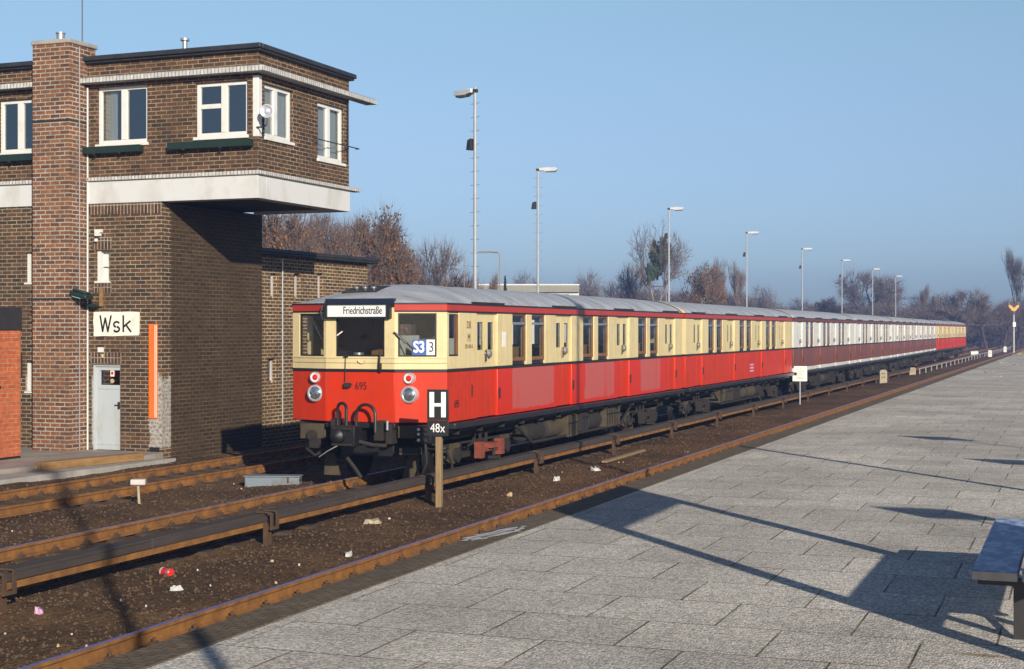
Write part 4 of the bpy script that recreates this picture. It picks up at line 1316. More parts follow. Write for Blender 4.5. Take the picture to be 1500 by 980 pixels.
    gear.tube([(-1.05, .0, .62), (-.85, -.04, .5), (-.7, 0, .6)], .03, 'under', 6).build('equipment_box', root, bevel=.01)
    gear = MB().box(.72, 1.1, .0, .35, .84, 1.05, 'under_olive').box(.80, 1.14, -.12, .3, .60, .68, 'under').box(.80, 1.14, -.12, .3, .56, .60, 'under_olive')
    gear.build('cab_step', root, bevel=.008)
    gear = MB().box(1.12, 1.36, -.05, .22, .76, 1.06, 'under_black')
    for q in (.82, .92, 1.0):
        gear.cyl((1.15, -.06, q), (1.15, -.10, q), .03, 'chrome', n=10); gear.cyl((1.28, -.06, q), (1.28, -.10, q), .03, 'under', n=10)
    gear.build('jumper_socket', root, bevel=.01)
    MB().tube([(1.24, .0, .76), (1.26, .02, .45), (1.16, .05, .22), (1.0, .1, .12)], .03, 'rubber', 8).build('hose', root)
    for sx in (-1, 1):
        MB().prism([(sx * .62, .12), (sx * .9, .12), (sx * .9, .5), (sx * .72, .5)] if sx > 0 else [(-.92, .12), (-.62, .12), (-.72, .5), (-.9, .5)], .42, .48, 'under_olive', 'y').box(sx * .78 - .04, sx * .78 + .04, .44, .5, .45, .9, 'under').build('rail_guard', root)
    MB().tube([(-.35, .1, .52), (-.15, .12, .28), (-.05, .15, .12)], .035, 'under', 6).build('brake_pipe', root)
    # hatch on the front of the roof
    MB().box(-.62, .06, .52, 1.12, 3.335, 3.378, 'dark_metal', lambda x, y, z: (x, y, z + (y - .52) * .20)).build('roof_hatch', root)
    rv = MB()
    for q in (-.42, -.25, -.08):
        rv.lathe((q - .05, .80, 3.437), (0, 0, 1), [(0, .05), (.03, .055), (.045, .02), (.045, 0)], 'alu', 12)
    rv.build('roof_vent', root)
    return root

def arc3(cx, z, r, y):
    return [(cx - r, y + .03, z)] + [(cx + r * math.cos(R(180 + 18 * i)), y, z + r * .7 * math.sin(R(180 + 18 * i))) for i in range(11)] + [(cx + r, y + .03, z)]
def hose(xa, xb, z0, z1, ya, yb):
    pts = [(xa, ya, z0)]
    c = (xa + xb) / 2; r = (xb - xa) / 2
    for i in range(13):
        a = R(180 - 15 * i)
        pts.append((c + r * math.cos(a), ya + (yb - ya) * i / 12, z1 - r + r * math.sin(a)))
    pts.append((xb, yb, z0 - .05))
    return pts

def faded_mat():
    m, nt, b = base_mat('faded red car paint')
    v = coords(nt, 'Object')
    mp = N(nt, 'ShaderNodeMapping'); mp.inputs['Scale'].default_value = (1, 2.6, .22); nt.links.new(v, mp.inputs[0])
    f = ramp(nt, noise(nt, mp.outputs[0], 1.0, 5, .7), [(.34, (0, 0, 0)), (.44, (1, 1, 1))])
    sp = N(nt, 'ShaderNodeSeparateXYZ'); nt.links.new(v, sp.inputs[0])
    low = mth(nt, 'GREATER_THAN', mth(nt, 'ADD', sp.outputs[2], mth(nt, 'MULTIPLY', noise(nt, v, 9, 3), -.16)), 1.10)
    reg = None                             # three ragged-edged faded areas between the doors
    rn = noise(nt, mp.outputs[0], 2.2, 4, .6)
    yy = mth(nt, 'ADD', sp.outputs[1], mth(nt, 'MULTIPLY', mth(nt, 'SUBTRACT', rn, .5), .55))
    for (a_, e_) in ((3.48, 5.9), (7.95, 10.25), (12.5, 14.25)):
        k_ = mth(nt, 'MULTIPLY', mth(nt, 'GREATER_THAN', yy, a_), mth(nt, 'LESS_THAN', yy, e_))
        reg = k_ if reg is None else mth(nt, 'MAXIMUM', reg, k_)
    spk = ramp(nt, noise(nt, v, 55, 2), [(.3, (.55, .55, .55)), (.7, (1, 1, 1))])
    fac = mth(nt, 'MULTIPLY', mth(nt, 'MULTIPLY', f, low), spk)
    col = mix(nt, (.54, .021, .003), (.42, .105, .092), mth(nt, 'MULTIPLY', fac, reg))
    nt.links.new(col, b.inputs['Base Color'])
    b.inputs['Roughness'].default_value = .42
    return m
M['faded'] = faded_mat()

LCAR = 16.25
dA = [(1.70 + 4.36 * i, 2.72 + 4.36 * i) for i in range(4)]
dB = [(.95 + 4.28 * i, 1.97 + 4.28 * i) for i in range(4)]
RED = ('red', 'cream', 'red_band', 'roof_silver')
MAR = ('maroon', 'ivory', 'maroon_band', 'roof_pale')
carA = make_car(True, 16.55, RED, True, dA)
carB = make_car(False, LCAR, RED, False, dB)
carC = make_car(False, LCAR, MAR, False, dB)
TX, TY = -11.7, 23.40
def xo(y):                                   # the track bends a little to the left far away
    t = min(max((y - 85) / 45, 0), 1)
    return -.6 * t * t * (3 - 2 * t)
carA.location = (TX, TY, 0)
carA['label'] = 'leading red and cream train car with headlights, windscreens and a destination sign'
y = TY + 16.55 + .36
labs = [('second car behind the cab, in red and cream', carB), ('first maroon and ivory train car, coupled to the second red and cream car', carC), ('second maroon and ivory train car counted from the front', carC), ('third maroon and ivory train car, on the slight bend', carC), ('last maroon and ivory train car, in front of the two far red and cream cars', carC), ('far red and cream train car just behind the last maroon one', carB), ('rearmost red and cream train car at the far end of the train', carB)]
used = set()
gaps = [.25, .25, .1, .0, -.6, -.4, .2]
for (lab, src), gp in zip(labs, gaps):
    o = src if id(src) not in used else dup(src)
    used.add(id(src))
    y1 = y + LCAR
    o.location = (TX + xo(y), y, 0)
    o.rotation_euler = (0, 0, -math.atan2(xo(y1) - xo(y), LCAR))
    o['label'] = lab
    y = y1 + .3
    if o is carB:
        car2 = o

mk2 = MB()
for j in range(3):
    for q in range(5):
        mk2.box(HW + .001, HW + .005, 8.6 + q * .12, 8.69 + q * .12, 1.32 + j * .1, 1.37 + j * .1, 'litter_pink')
mk2.build('stencil_mark', car2)

# ================================================================== SMALL LINESIDE THINGS
hp = thing('halt_sign', 'black stop board with a white H above a 48x plate on a wooden post', 'sign', (-9.69, 22.22, -.18))
MB().box(-.05, .05, -.06, .06, -.1, 1.20, 'post_wood').build('post', hp, bevel=.008)
hb = MB().box(-.175, .175, -.10, -.062, 1.43, 1.92, 'black_paint').build('board', hp, bevel=.004)
MB().box(-.135, -.058, -.106, -.101, 1.475, 1.88, 'white_letter').box(.058, .135, -.106, -.101, 1.475, 1.88, 'white_letter').box(-.058, .058, -.106, -.101, 1.648, 1.70, 'white_letter').build('lettering', hb)
hb2 = MB().box(-.175, .175, -.10, -.062, 1.17, 1.425, 'black_paint').build('number_plate', hp, bevel=.004)
text('48x', .20, 'white_letter', hb2, (0, -.103, 1.295), sx=.82)
hp.rotation_euler = (0, 0, R(10))
nsn = thing('notice_sign', 'small white notice with five lines of print on a thin grey post', 'sign', (-10.0, 57.1, -.18), (0, 0, R(10)))
MB().cyl((0, 0, -.1), (0, 0, .95), .028, 'zinc', n=8).build('post', nsn)
nb = MB().box(-.27, .27, -.05, -.03, .93, 1.50, 'sign_white').build('board', nsn)
tl = MB()
for j, (hw, hh) in enumerate(((.12, .022), (.18, .018), (.10, .018), (.18, .018), (.11, .03))):
    x_ = -hw
    while x_ < hw:
        q = rng.uniform(.02, .06)
        tl.box(x_, min(x_ + q, hw), -.054, -.051, 1.39 - j * .085 - hh, 1.39 - j * .085 + hh, 'cab_panel'); x_ += q + .015
tl.build('lettering', nb)
pb = thing('point_box', 'low grey blue metal box on the ballast in front of the train', 'box', (-13.75, 24.0, -.17), (0, 0, R(18)))
MB().box(-.5, .5, -.14, .14, 0, .20, 'grey_box').build('box', pb, bevel=.015)
MB().box(-.52, .52, -.16, .16, .202, .225, 'grey_box').build('lid', pb, bevel=.008)
MB().box(.28, .31, -.16, -.142, .1, .2, 'fasten').build('latch', pb)
mk = thing('track_marker', 'small white block on a short white stake beside the rusty track', 'marker', (-14.29, 20.6, -.17))
MB().cyl((.02, 0, -.05), (-.01, 0, .36), .022, 'stone', n=10).build('stake', mk)
MB().box(-.12, .12, -.08, .08, .36, .45, 'mast_stripe').build('block', mk, (0, 0, 0), (0, 0, R(25)), bevel=.012)
for (x, y, hh, lab) in ((-9.9, 81.8, .75, 'taller pale marker stone beside the third rail'), (-10.0, 97.5, .5, 'small low marker stone farther along the third rail'), (*along(1450, 157), .75, 'white marker post left of the far platform end'), (*along(1472, 190), .75, 'most distant white marker post beyond the platform end')):
    s_ = thing('marker_stone', lab, 'marker stone', (x, y, -.18), (0, 0, R(12)), 'marker stones by the track')
    mm = 'stone' if y < 100 else 'white_paint'
    MB().prism([(-.2, 0), (.2, 0), (.19, hh - .08), (.12, hh), (-.12, hh), (-.19, hh - .08)], -.12, .12, mm, 'y').build('stone', s_, bevel=.02)
    MB().box(-.10, .10, -.128, -.121, hh * .45, hh * .5, 'dark_metal').box(-.1, .1, -.128, -.121, hh * .7, hh * .75, 'dark_metal').build('lettering', s_)
# planks and litter
def lump(name, lab, cat, x, y, sx, sy, sz, mat, seed, mat2=None, group=None):
    r_ = random.Random(seed)
    m_ = MB()
    n = 9
    k_ = m_.mid(mat); k2 = m_.mid(mat2) if mat2 else k_
    zb = hgt(x, y)
    m_.v.append((0, 0, sz))
    for j in range(n):
        a = 2 * math.pi * j / n; q = r_.uniform(.55, 1.0)
        m_.v.append((sx * q * math.cos(a), sy * q * math.sin(a), sz * r_.uniform(.3, 1.3)))
    for j in range(n):
        a = 2 * math.pi * j / n; q = r_.uniform(.8, 1.1)
        m_.v.append((sx * q * math.cos(a), sy * q * math.sin(a), -.01))
    for j in range(n):
        jj = (j + 1) % n
        m_.f.append((0, 1 + j, 1 + jj)); m_.mi.append(k2 if j % 3 == 0 else k_)
        m_.f.append((1 + j, 1 + n + j, 1 + n + jj, 1 + jj)); m_.mi.append(k_)
    o = m_.build(name, None, (x, y, zb + .01), (0, 0, r_.uniform(0, 3)), smooth=False)
    return tag(o, lab, cat, group)
cn_ = thing('drink_can', 'crushed red and white drink can on the ballast below the third rail', 'can', (-9.95, 14.9, -.12), (R(90), R(12), R(70)))
MB().lathe((0, 0, -.1), (0, 0, 1), [(0, 0), (0, .045), (.02, .055), (.07, .055), (.12, .05), (.15, .056), (.185, .052), (.195, .04), (.195, 0)], 'cloth_red', 14).build('can_body', cn_)
MB().lathe((0, 0, -.1), (0, 0, 1), [(.03, .0565), (.06, .0565)], 'litter_white', 14).lathe((0, 0, -.1), (0, 0, 1), [(.15, .0575), (.18, .0545)], 'alu', 14).build('printed_band', cn_)
lump('paper_scrap', 'crumpled white paper just below the red can', 'litter', -9.16, 13.9, .075, .045, .04, 'litter_white', 1)
lump('paper_scrap', 'torn white paper between third rail and near rail, left of the stop board', 'litter', -8.65, 16.98, .10, .035, .04, 'litter_white', 2)
lump('paper_cup', 'flattened white cup right of the stop board post', 'litter', -9.12, 26.35, .10, .06, .06, 'litter_white', 3)
lump('newspaper', 'crumpled grey white newspaper on the ballast near the wooden plank', 'litter', -9.18, 28.9, .22, .12, .07, 'litter_white', 4, 'dark_metal')
lump('packet', 'small pink and blue packet at the far left of the ballast', 'litter', -9.7, 12.3, .05, .045, .05, 'litter_pink', 5, 'plate_blue')
lump('flat_stone', 'flat tan stone lying left of the stop board post', 'stone', -9.7, 19.8, .16, .13, .05, 'stone', 6)
lump('tan_scrap', 'small orange tan scrap on the ballast behind the stop board post', 'litter', -9.0, 23.6, .07, .05, .05, 'litter_tan', 7)
pk = thing('wooden_plank', 'pale weathered plank lying on the ballast between train and near rail', 'plank', (-9.45, 31.9, -.11), (0, 0, R(1)))
MB().box(-.06, .06, -1.6, 1.6, 0, .05, 'post_wood').build('plank', pk, bevel=.006)
for j in range(30):
    y = 11 + 26 * rng.random() ** 1.5; x = rng.choice([rng.uniform(-9.7, -8.2), rng.uniform(-15, -12.9)])
    lump('litter_scrap', 'tiny white scrap among the ballast', 'litter', x, y, rng.uniform(.008, .022), .011, .014, rng.choice(['litter_white', 'litter_white', 'litter_tan']), 100 + j, group='tiny scraps on the ballast')

# ================================================================== PLATFORM FURNITURE
bn = thing('platform_bench', 'worn blue plank bench on black legs at the right edge of the platform', 'bench', (-.66, 10.0, PZ))
for j in range(3):
    x0 = j * .305
    q = MB().box(x0, x0 + .28, 0.0, 2.85, .385, .445, 'bench_blue').build('seat_plank', bn, bevel=.008)
    MB().box(x0 + .004, x0 + .276, -.004, -.001, .389, .441, 'bench_end').build('plank_end', q)
for yy in (.12, 2.5):
    MB().box(.25, .32, yy, yy + .07, 0, .34, 'dark_metal').box(.62, .69, yy, yy + .07, 0, .34, 'dark_metal').box(.03, .86, yy, yy + .07, .34, .384, 'dark_metal').tube([(.3, yy + .03, .05), (.65, yy + .03, .3)], .02, 'dark_metal', 6).build('leg', bn)
# station name board on two posts (just outside the picture, its shadow falls on the platform)
ss = thing('name_board', 'blank white name board on two posts outside the right edge of the picture', 'sign', (.06, 9.15, PZ))
for yy in (0, 2.5):
    MB().box(-.06, .06, yy - .06, yy + .06, 0, 3.0, 'dark_metal').build('post', ss)
MB().box(-.03, .03, .06, 2.44, 2.2, 2.95, 'sign_white').build('board', ss)
MB().box(-.025, .025, .06, 2.44, .48, .84, 'bench_blue').build('backrest', ss)
# platform signs square to the track
for (dx, dy, q) in ((0, 0, 2.6), (.5, 6.9, 2.6), (-1.0, 11.6, 2.6)):
    s_ = thing('platform_sign', 'blank white board on one post outside the right edge of the picture', 'sign', (4.05 + dx, 10.24 + dy, PZ), group='blank boards beside the picture')
    MB().cyl((0, 0, 0), (0, 0, q + .36), .025, 'zinc', n=8).build('post', s_)
    MB().box(-.42, .42, -.05, -.026, q, q + .36, 'sign_white').build('board', s_)

# ---- lamp posts
def lamp_post(H):
    t = thing('lamp_post', 'x', 'lamp post', group='tall lamp posts beside the track')
    MB().cyl((0, 0, 0), (0, 0, H), .062, 'pole_paint', .050, n=14).cyl((0, 0, 0), (0, 0, 1.2), .11, 'pole_paint', n=14).build('pole', t)
    hm = MB()
    hm.prism([(.07, -.10), (.30, -.12), (.36, -.15), (.85, -.13), (.91, -.06), (.89, .02), (.48, .05), (.07, .03)], -.13, .13, 'lamp_white', 'y')
    ho = hm.build('lamp_head', t, (0, 0, H - .06), bevel=.02)
    MB().box(.37, .83, -.1, .1, -.175, -.135, 'lamp_glass').build('diffuser', ho)
    MB().box(-.085, .12, -.05, .05, H - .16, H - .06, 'dark_metal').build('lamp_bracket', t)
    MB().prism([(-.10, -.17), (-.10, .17), (-.24, .13), (-.30, -.17)], -.12, .12, 'dark_metal', 'y').build('loudspeaker', t, (0, 0, H - 1.75))
    ru = MB().cyl((-.22, 0, 0), (.22, 0, 0), .008, 'zinc', n=5).mesh('climbing_rung')
    z = H - .5; j = 0
    while z > 2.5:
        o = bpy.data.objects.new('climbing_rung', ru); COL.objects.link(o); o.parent = t; o.location = (.0, .0, z)
        z -= .42; j += 1
    return t
LP = [(-17.56, 43.05), (-23.5, 65.3), (-23.6, 89.2), (-23.9, 113.4), (-23.95, 138), (-23.95, 162.3), (-23.9, 187), (-24.1, 213)]
lab_l = ['nearest tall lamp post, its white head pointing left, beside the tree behind the annex', 'tall grey lamp post in front of the long white flat building', 'grey lamp post standing against the bare tree with green mistletoe', 'grey lamp post right of the orange tree and the thin poplars', 'grey lamp post rising behind the first maroon car', 'grey lamp post rising behind the middle of the maroon cars', 'grey lamp post in front of the hazy rounded tree', 'farthest grey lamp post of the row']
lp0 = lamp_post(10.35)
for j, ((x, y), lab) in enumerate(zip(LP, lab_l)):
    o = lp0 if j == 0 else dup(lp0)
    o.location = (x, y, -.15)
    o.rotation_euler = (0, 0, R(152 if j == 0 else 6))
    o['label'] = lab
lp0.children  # the loudspeaker of the first post hangs on the same side as its lamp
for c_ in lp0.children:
    if c_.name.startswith('loudspeaker'):
        c_.rotation_euler = (0, 0, R(180))
# two more stand on the platform, outside the picture; their shadows cross the tracks
for (x, y, hh, rz, lab) in ((2.2, -.6, 0, 160, 'lamp post on the platform behind the photographer'), (.75, 17.9, 0, 20, 'lamp post on the platform outside the right edge of the picture')):
    o = dup(lp0, loc=(x, y, PZ - .6), rot=(0, 0, R(rz)), label=lab)

# far street lamps and a signal
sl_ = thing('street_lamp', 'thin green grey street lamp with a long arm behind the nearest tall lamp post', 'street lamp', (*along(732, 95), -.3))
MB().tube([(0, 0, 0), (0, 0, 7.8), (-.15, 0, 7.9), (-1.4, 0, 7.95)], .05, 'house_grey', 6).build('mast', sl_)
MB().box(-1.35, -.55, -.1, .1, 7.88, 7.98, 'house_grey').build('lamp_head', sl_)
s2 = dup(sl_, loc=(*along(728, 130), -.3 - .2), scale=(1, 1, .84), label='lower distant street lamp with a tilted head beside the long white building')
s3 = dup(sl_, loc=(*along(976, 170), -.3), scale=(1.4, 1, 1.0), label='thin distant street lamp among the branches of the mistletoe tree')
an_ = thing('aerial_mast', 'faint thin aerial mast left of the nearest tall lamp post', 'aerial', (*along(680, 120), -.3))
MB().cyl((0, 0, 0), (0, 0, 8.9), .03, 'house_grey', n=5).build('mast', an_)
MB().box(-.0, .5, -.02, .02, 8.1, 8.14, 'house_grey').box(-.3, .3, -.02, .02, 8.5, 8.54, 'house_grey').build('aerial_arms', an_)
sx_, sy_ = along(1485, 150)
sg = thing('railway_signal', 'far railway signal with two raised orange arms on a pale mast', 'signal', (sx_, sy_, 0), (0, 0, R(20)))
MB().cyl((0, 0, -.2), (0, 0, 4.2), .09, 'mast_stripe', .08, n=10).build('mast', sg)
MB().box(-.14, .14, -.2, .1, 3.0, 3.45, 'plate_white').build('lamp_box', sg)
for s_ in (-1, 1):
    MB().prism([(0, 4.55), (s_ * .18, 4.6), (s_ * .52, 5.0), (s_ * .48, 5.22), (s_ * .28, 5.12), (0, 4.85)], -.06, .0, 'signal_orange', 'y').build('arm', sg)
    MB().cyl((s_ * .46, -.02, 5.36), (s_ * .46, .04, 5.36), .13, 'black_paint', n=12).build('disc', sg)
MB().box(-.08, .08, -.1, .06, 4.2, 4.56, 'black_paint').build('bracket', sg)
wp = thing('white_drum', 'small white drum lying beyond the rear of the train', 'drum', (*along(1427, 158), -.1))
MB().cyl((-.36, 0, .3), (.36, .2, .34), .25, 'white_paint', n=14).build('drum', wp)

# ================================================================== HOUSES
def flat_house(u0, u1, d, top, lab, wall='house_white'):
    xa, ya = along(u0, d); xb, yb = along(u1, d)
    L_ = math.hypot(xb - xa, yb - ya); an = math.atan2(yb - ya, xb - xa)
    t = thing('flat_house', lab, 'building', (xa, ya, -.3), (0, 0, an))
    MB().box(0, L_, 0, 9, 0, top - .75, wall).build('wall', t)
    MB().box(-.3, L_ + .02, -.35, 9.3, top - .75, top - .12, 'house_grey').build('roof', t)
    MB().box(-.32, L_ + .04, -.37, 9.32, top - .119, top, 'house_white').build('roof_edge', t)
    x = L_ * .3
    for j in range(4):
        w_ = MB().box(x, x + L_ * .1, -.03, 0, top - 2.2, top - .95, 'interior_dark').build('window', t)
        MB().box(x + L_ * .045, x + L_ * .05, -.05, -.03, top - 2.2, top - .95, 'white_paint').build('frame', w_)
        x += L_ * .17
    return t
flat_house(690, 848, 140, 7.25, 'long white flat-roofed building with a grey roof edge behind the train')
flat_house(878, 925, 190, 6.5, 'low pale house just left of the mistletoe tree')
flat_house(1026, 1048, 190, 7.0, 'small white house behind the orange tree')
flat_house(1072, 1092, 210, 5.7, 'low white house half hidden below the thin poplars')

# ================================================================== TREES
def grow(seed, H, trunk_h, spread, up, levels, kids, r0, lean=0.0, col=False):
    r_ = random.Random(seed)
    segs = [[], []]; tips = []
    def rec(p, d, L_, r, lv):
        n = 3 if lv < 2 else 2
        q = p
        for i in range(n):
            d = (d + Vector((r_.gauss(0, .13), r_.gauss(0, .13), r_.gauss(0, .08) + up * .12))).normalized()
            q2 = q + d * (L_ / n)
            segs[0 if lv < 2 else 1].append((q, q2, r * (1 - .3 * i / n), r * (1 - .3 * (i + 1) / n)))
            if lv >= 1 and lv < levels and r_.random() < .75:
                a = r_.uniform(0, 6.28); o = d.orthogonal().normalized(); o = Matrix.Rotation(a, 3, d) @ o
                rec(q2, (d * .6 + o * spread + Vector((0, 0, up * .5))).normalized(), L_ * r_.uniform(.45, .65), r * .5, lv + 1)
            q = q2
        if lv >= levels:
            tips.append((q, d)); return
        for k_ in range(kids):
            a = 2 * math.pi * (k_ + r_.random() * .8) / kids; o = d.orthogonal().normalized(); o = Matrix.Rotation(a, 3, d) @ o
            rec(q, (d * .75 + o * spread * r_.uniform(.6, 1.2) + Vector((0, 0, up * .4))).normalized(), L_ * r_.uniform(.6, .82), r * .62, lv + 1)
    rec(Vector((0, 0, 0)), Vector((lean, 0, 1)), trunk_h, r0, 0)
    return segs, tips
def seg_mesh(m_, segs, mat, n=3, rmin=.012):
    for (a, b_, ra, rb) in segs:
        m_.cyl(a, b_, max(ra, rmin), mat, max(rb, rmin), n=n, caps=False)
def add_twigs(m_, tips, mat, r_, cnt, L_, wd):
    k_ = m_.mid(mat)
    for (p, d) in tips:
        for _ in range(cnt):
            dd = (d + Vector((r_.gauss(0, .6), r_.gauss(0, .6), r_.gauss(.15, .5)))).normalized()
            e = dd.cross(Vector((r_.gauss(0, 1), r_.gauss(0, 1), r_.gauss(0, 1)))).normalized() * wd
            q = p - dd * L_ * .2; q2 = p + dd * L_ * r_.uniform(.5, 1.1)
            i = len(m_.v)
            m_.v.extend([tuple(q + e), tuple(q - e), tuple(q2)])
            m_.f.append((i, i + 1, i + 2)); m_.mi.append(k_)
def add_leaves(m_, tips, mat, r_, cnt, R_, sz):
    k_ = m_.mid(mat)
    for (p, d) in tips:
        for _ in range(cnt):
            g_ = lambda: max(-1.6, min(1.6, r_.gauss(0, 1))) * R_
            c = p + Vector((g_(), g_(), g_()))
            a = Vector((r_.gauss(0, 1), r_.gauss(0, 1), r_.gauss(0, 1))).normalized() * sz * r_.uniform(.6, 1.3)
            b_ = a.orthogonal() * r_.uniform(.5, .9)
            i = len(m_.v)
            m_.v.extend([tuple(c - a), tuple(c + b_), tuple(c + a), tuple(c - b_)])
            m_.f.append((i, i + 1, i + 2, i + 3)); m_.mi.append(k_)
def make_tree(name, seed, H, trunk_h, spread, up, levels, kids, r0, bark='bark', twig='twig', tw=(5, .9, .02), leaf=None, lean=0.0, extra=None):
    segs, tips = grow(seed, H, trunk_h, spread, up, levels, kids, r0, lean)
    zmax = max(t[0].z for t in tips)
    xs_ = sorted(abs(t[0].x) for t in tips)
    wid = 2 * xs_[int(len(xs_) * .95)]
    r_ = random.Random(seed + 5)
    t = thing(name, 'x', 'tree')
    m_ = MB(); seg_mesh(m_, segs[0], bark, 6); m_.build('trunk', t)
    m_ = MB(); seg_mesh(m_, segs[1], twig, 3)
    add_twigs(m_, tips, twig, r_, *tw)
    if leaf:
        for (mat, cnt, R_, sz, frac) in leaf:
            tp = [x for x in tips if r_.random() < frac]
            add_leaves(m_, tp, mat, r_, cnt, R_, sz)
    m_.build('crown', t, smooth=False)
    if extra:
        for j in range(extra):
            p_ = r_.choice([x for x in tips if .40 * zmax < x[0].z < .82 * zmax and abs(x[0].x) < wid * .16 and abs(x[0].y) < wid * .2])[0]
            q_ = MB()
            ctr = [(p_ + Vector((r_.gauss(0, .35), r_.gauss(0, .35), r_.gauss(0, .35))), Vector((0, 0, 1))) for _ in range(16)]
            add_leaves(q_, ctr, 'mistletoe', r_, 34, .22, .15)
            q_.build('mistletoe', t, smooth=False)
    return t, zmax, wid
T = {}
T['rust'] = make_tree('autumn_tree', 3, 10, 1.5, 1.0, .22, 5, 4, .22, twig='twig', tw=(5, .7, .012), leaf=[('leaf_rust', 7, .17, .05, .5), ('leaf_orange', 6, .17, .05, .22), ('leaf_olive', 5, .17, .05, .15)])
T['bare'] = make_tree('bare_tree', 11, 10, 2.4, .7, .35, 5, 3, .2, tw=(3, .9, .008))
T['thin'] = make_tree('bare_tree', 15, 8, 2.0, .6, .45, 4, 3, .12, tw=(4, .9, .012))
T['bare_b'] = make_tree('bare_tree', 23, 10, 2.0, .85, .2, 5, 3, .2, tw=(3, .9, .008))
T['orange'] = make_tree('autumn_tree', 31, 10, 2.2, .8, .3, 5, 3, .2, twig='twig_pale', tw=(3, .7, .014), leaf=[('leaf_orange', 6, .22, .07, .32), ('leaf_olive', 4, .2, .07, .2)])
T['mist'] = make_tree('mistletoe_tree', 47, 14, 4.2, .62, .35, 5, 3, .26, bark='bark_pale', twig='twig_pale', tw=(4, .8, .010), extra=12)
T['poplar'] = make_tree('poplar_tree', 51, 14, 3.4, .36, .7, 5, 3, .2, twig='twig_pale', tw=(2, .8, .007))
# conifer
def make_conifer():
    t = thing('conifer_tree', 'x', 'tree')
    MB().cyl((0, 0, 0), (0, 0, 11), .18, 'bark', .03, n=7).build('trunk', t)
    r_ = random.Random(9)
    tips = []
    for j in range(700):
        z = 1.2 + 9.8 * r_.random() ** 1.15
        rad = (11.4 - z) * .24 * math.sqrt(r_.random())
        a = r_.uniform(0, 6.28)
        tips.append((Vector((rad * math.cos(a), rad * math.sin(a), z)), Vector((math.cos(a), math.sin(a), -.3))))
    m_ = MB(); add_leaves(m_, tips, 'leaf_green', r_, 9, .16, .13); m_.build('crown', t, smooth=False)
    return t, 11.2, 5.0
T['conifer'] = make_conifer()
T['shrub'] = make_tree('bare_shrub', 71, 4, .7, .9, .2, 5, 3, .07, tw=(5, .55, .014), leaf=[('leaf_rust', 7, .08, .03, .35), ('leaf_olive', 6, .08, .03, .2)])
first = set()
rt = random.Random(77)
def plant(key, u, vtop, wpx, d, lab, group=None, zb=-.3):
    src, zm, wd = T[key]
    o = src if key not in first else dup(src)
    first.add(key)
    h = EYE + (HY - vtop) * d / FPX - zb
    sw = (wpx * d / FPX) / wd
    o.location = (*along(u, d), zb)
    o.scale = (sw, sw, h / zm)
    o.rotation_euler = (0, 0, rt.uniform(0, 6.28))
    o['label'] = lab
    if group: o['group'] = group
    elif 'group' in o.keys(): del o['group']
    return o
plant('rust', 536, 310, 128, 88, 'large rust brown tree rising right of the annex roof')
plant('rust', 425, 300, 120, 80, 'rust brown tree below the overhang of the signal box')
plant('rust', 482, 322, 96, 84, 'small rust brown tree between the two large ones behind the annex')
plant('bare', 475, 305, 100, 96, 'dark bare tree between the two rust brown trees behind the annex')
plant('rust', 592, 392, 44, 105, 'low rusty tree at the foot of the large rust brown tree')
plant('thin', 642, 360, 70, 110, 'small bare tree left of the nearest tall lamp post')
plant('shrub', 614, 398, 40, 118, 'olive brown bush left of the small bare tree')
plant('shrub', 668, 406, 60, 125, 'reddish bush at the foot of the nearest tall lamp post')
plant('orange', 722, 402, 26, 128, 'small yellowish tree in front of the long white building')
plant('conifer', 740, 404, 18, 132, 'tiny dark fir in front of the long white building')
plant('bare_b', 775, 398, 62, 200, 'hazy bare tree rising behind the long white building')
plant('bare_b', 868, 398, 70, 215, 'hazy bare tree right of the long white building')
plant('thin', 905, 415, 50, 225, 'low hazy bare tree left of the mistletoe tree')
plant('mist', 962, 322, 74, 165, 'tall bare tree with round green mistletoe clumps')
plant('thin', 928, 392, 50, 175, 'pale bare tree at the left foot of the mistletoe tree')
plant('orange', 1024, 388, 66, 160, 'orange leaved tree between two lamp posts')
plant('poplar', 1057, 375, 26, 190, 'thin bare poplar right of the orange tree')
plant('poplar', 1080, 382, 24, 195, 'second thin bare poplar beside a lamp post')
plant('bare_b', 1105, 418, 50, 210, 'dark round bare tree right of the thin poplars')
plant('bare_b', 1165, 436, 60, 245, 'low dark bare tree behind the first maroon car')
plant('orange', 1205, 436, 58, 250, 'low brownish tree behind the first maroon car')
plant('bare', 1270, 396, 70, 240, 'tall hazy rounded tree between the far lamp posts')
plant('thin', 1296, 430, 50, 245, 'lower hazy tree leaning on the tall rounded one')
plant('poplar', 1351, 415, 18, 262, 'hazy slim poplar left of the dark fir')
plant('bare_b', 1335, 432, 50, 265, 'hazy bare tree behind the far cars')
plant('conifer', 1367, 434, 22, 250, 'dark fir standing out of the far wood')
plant('bare', 1412, 424, 64, 205, 'broad hazy tree behind the rear of the train')
plant('bare_b', 1446, 432, 60, 215, 'dense hazy tree left of the far signal')
plant('bare', 1470, 440, 44, 222, 'lower hazy tree at the foot of the far signal')
plant('poplar', 1490, 362, 30, 235, 'tall hazy poplar at the right edge of the picture')
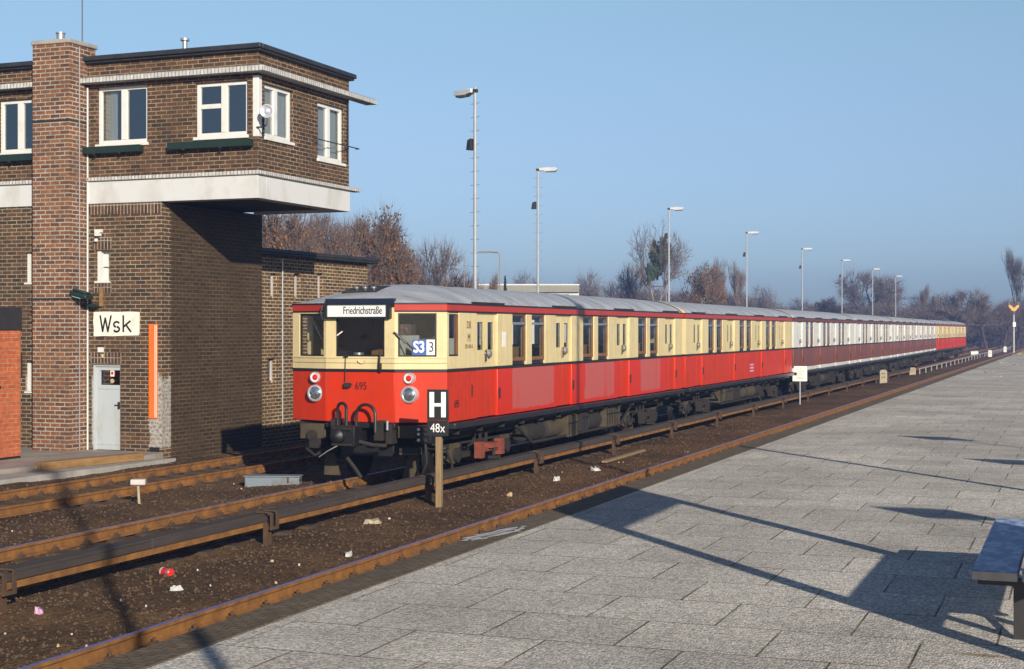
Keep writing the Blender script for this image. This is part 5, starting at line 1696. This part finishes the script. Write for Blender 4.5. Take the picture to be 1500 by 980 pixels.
plant('poplar', 1510, 358, 34, 240, 'hazy poplar cut by the right edge of the picture')
plant('bare', 1530, 430, 70, 225, 'hazy tree outside the right edge of the picture')
gg = 'bushes of the far undergrowth'
for j in range(26):
    u = 1120 + j * 16 + rt.uniform(-6, 6)
    plant('shrub', u, rt.uniform(446, 462), rt.uniform(40, 60), rt.uniform(228, 285), 'one of the hazy bushes of the far undergrowth', gg)
for j in range(12):
    u = 700 + j * 36 + rt.uniform(-8, 8)
    plant('shrub', u, rt.uniform(424, 440), rt.uniform(40, 60), rt.uniform(215, 260), 'one of the hazy bushes behind the middle of the train', 'bushes behind the middle of the train')
# far wood as one mass
fw = MB()
r_ = random.Random(5)
for j in range(520):
    d = r_.uniform(290, 420); u = r_.uniform(560, 1680)
    x, y = along(u, d); hh = r_.uniform(4, 7.5)
    tips = [(Vector((x + r_.gauss(0, 2.0), y + r_.gauss(0, 2.0), -.3 + hh * r_.random() ** .8)), Vector((0, 0, 1))) for _ in range(14)]
    add_leaves(fw, tips, 'twig' if r_.random() < .8 else 'leaf_olive', r_, 5, .6, .3)
o = fw.build('far_woodland', smooth=False)
kind(o, 'stuff', 'hazy far wood on the horizon behind the train')
# withered grass at the platform end
gt = MB(); k_ = gt.mid('litter_tan'); k2 = gt.mid('leaf_olive')
for j in range(5000):
    y = 60 + 90 * r_.random() ** .7; x = PX + .4 + abs(r_.gauss(0, 1.6)) if r_.random() < .3 else r_.uniform(-5.2, 4)
    if y < 125 and math.sin(x * 2.1 + y * .31) + math.sin(y * .83 - x) < 1.55: continue
    a = r_.uniform(0, 3.1); h_ = r_.uniform(.03, .09)
    i = len(gt.v)
    gt.v.extend([(x - .03 * math.cos(a), y - .03 * math.sin(a), PZ), (x + .03 * math.cos(a), y + .03 * math.sin(a), PZ), (x + r_.gauss(0, .03), y, PZ + h_)])
    gt.f.append((i, i + 1, i + 2)); gt.mi.append(k_ if r_.random() < .5 else k2)
kind(gt.build('withered_grass', smooth=False), 'stuff', 'withered grass tufts in the joints of the far platform')
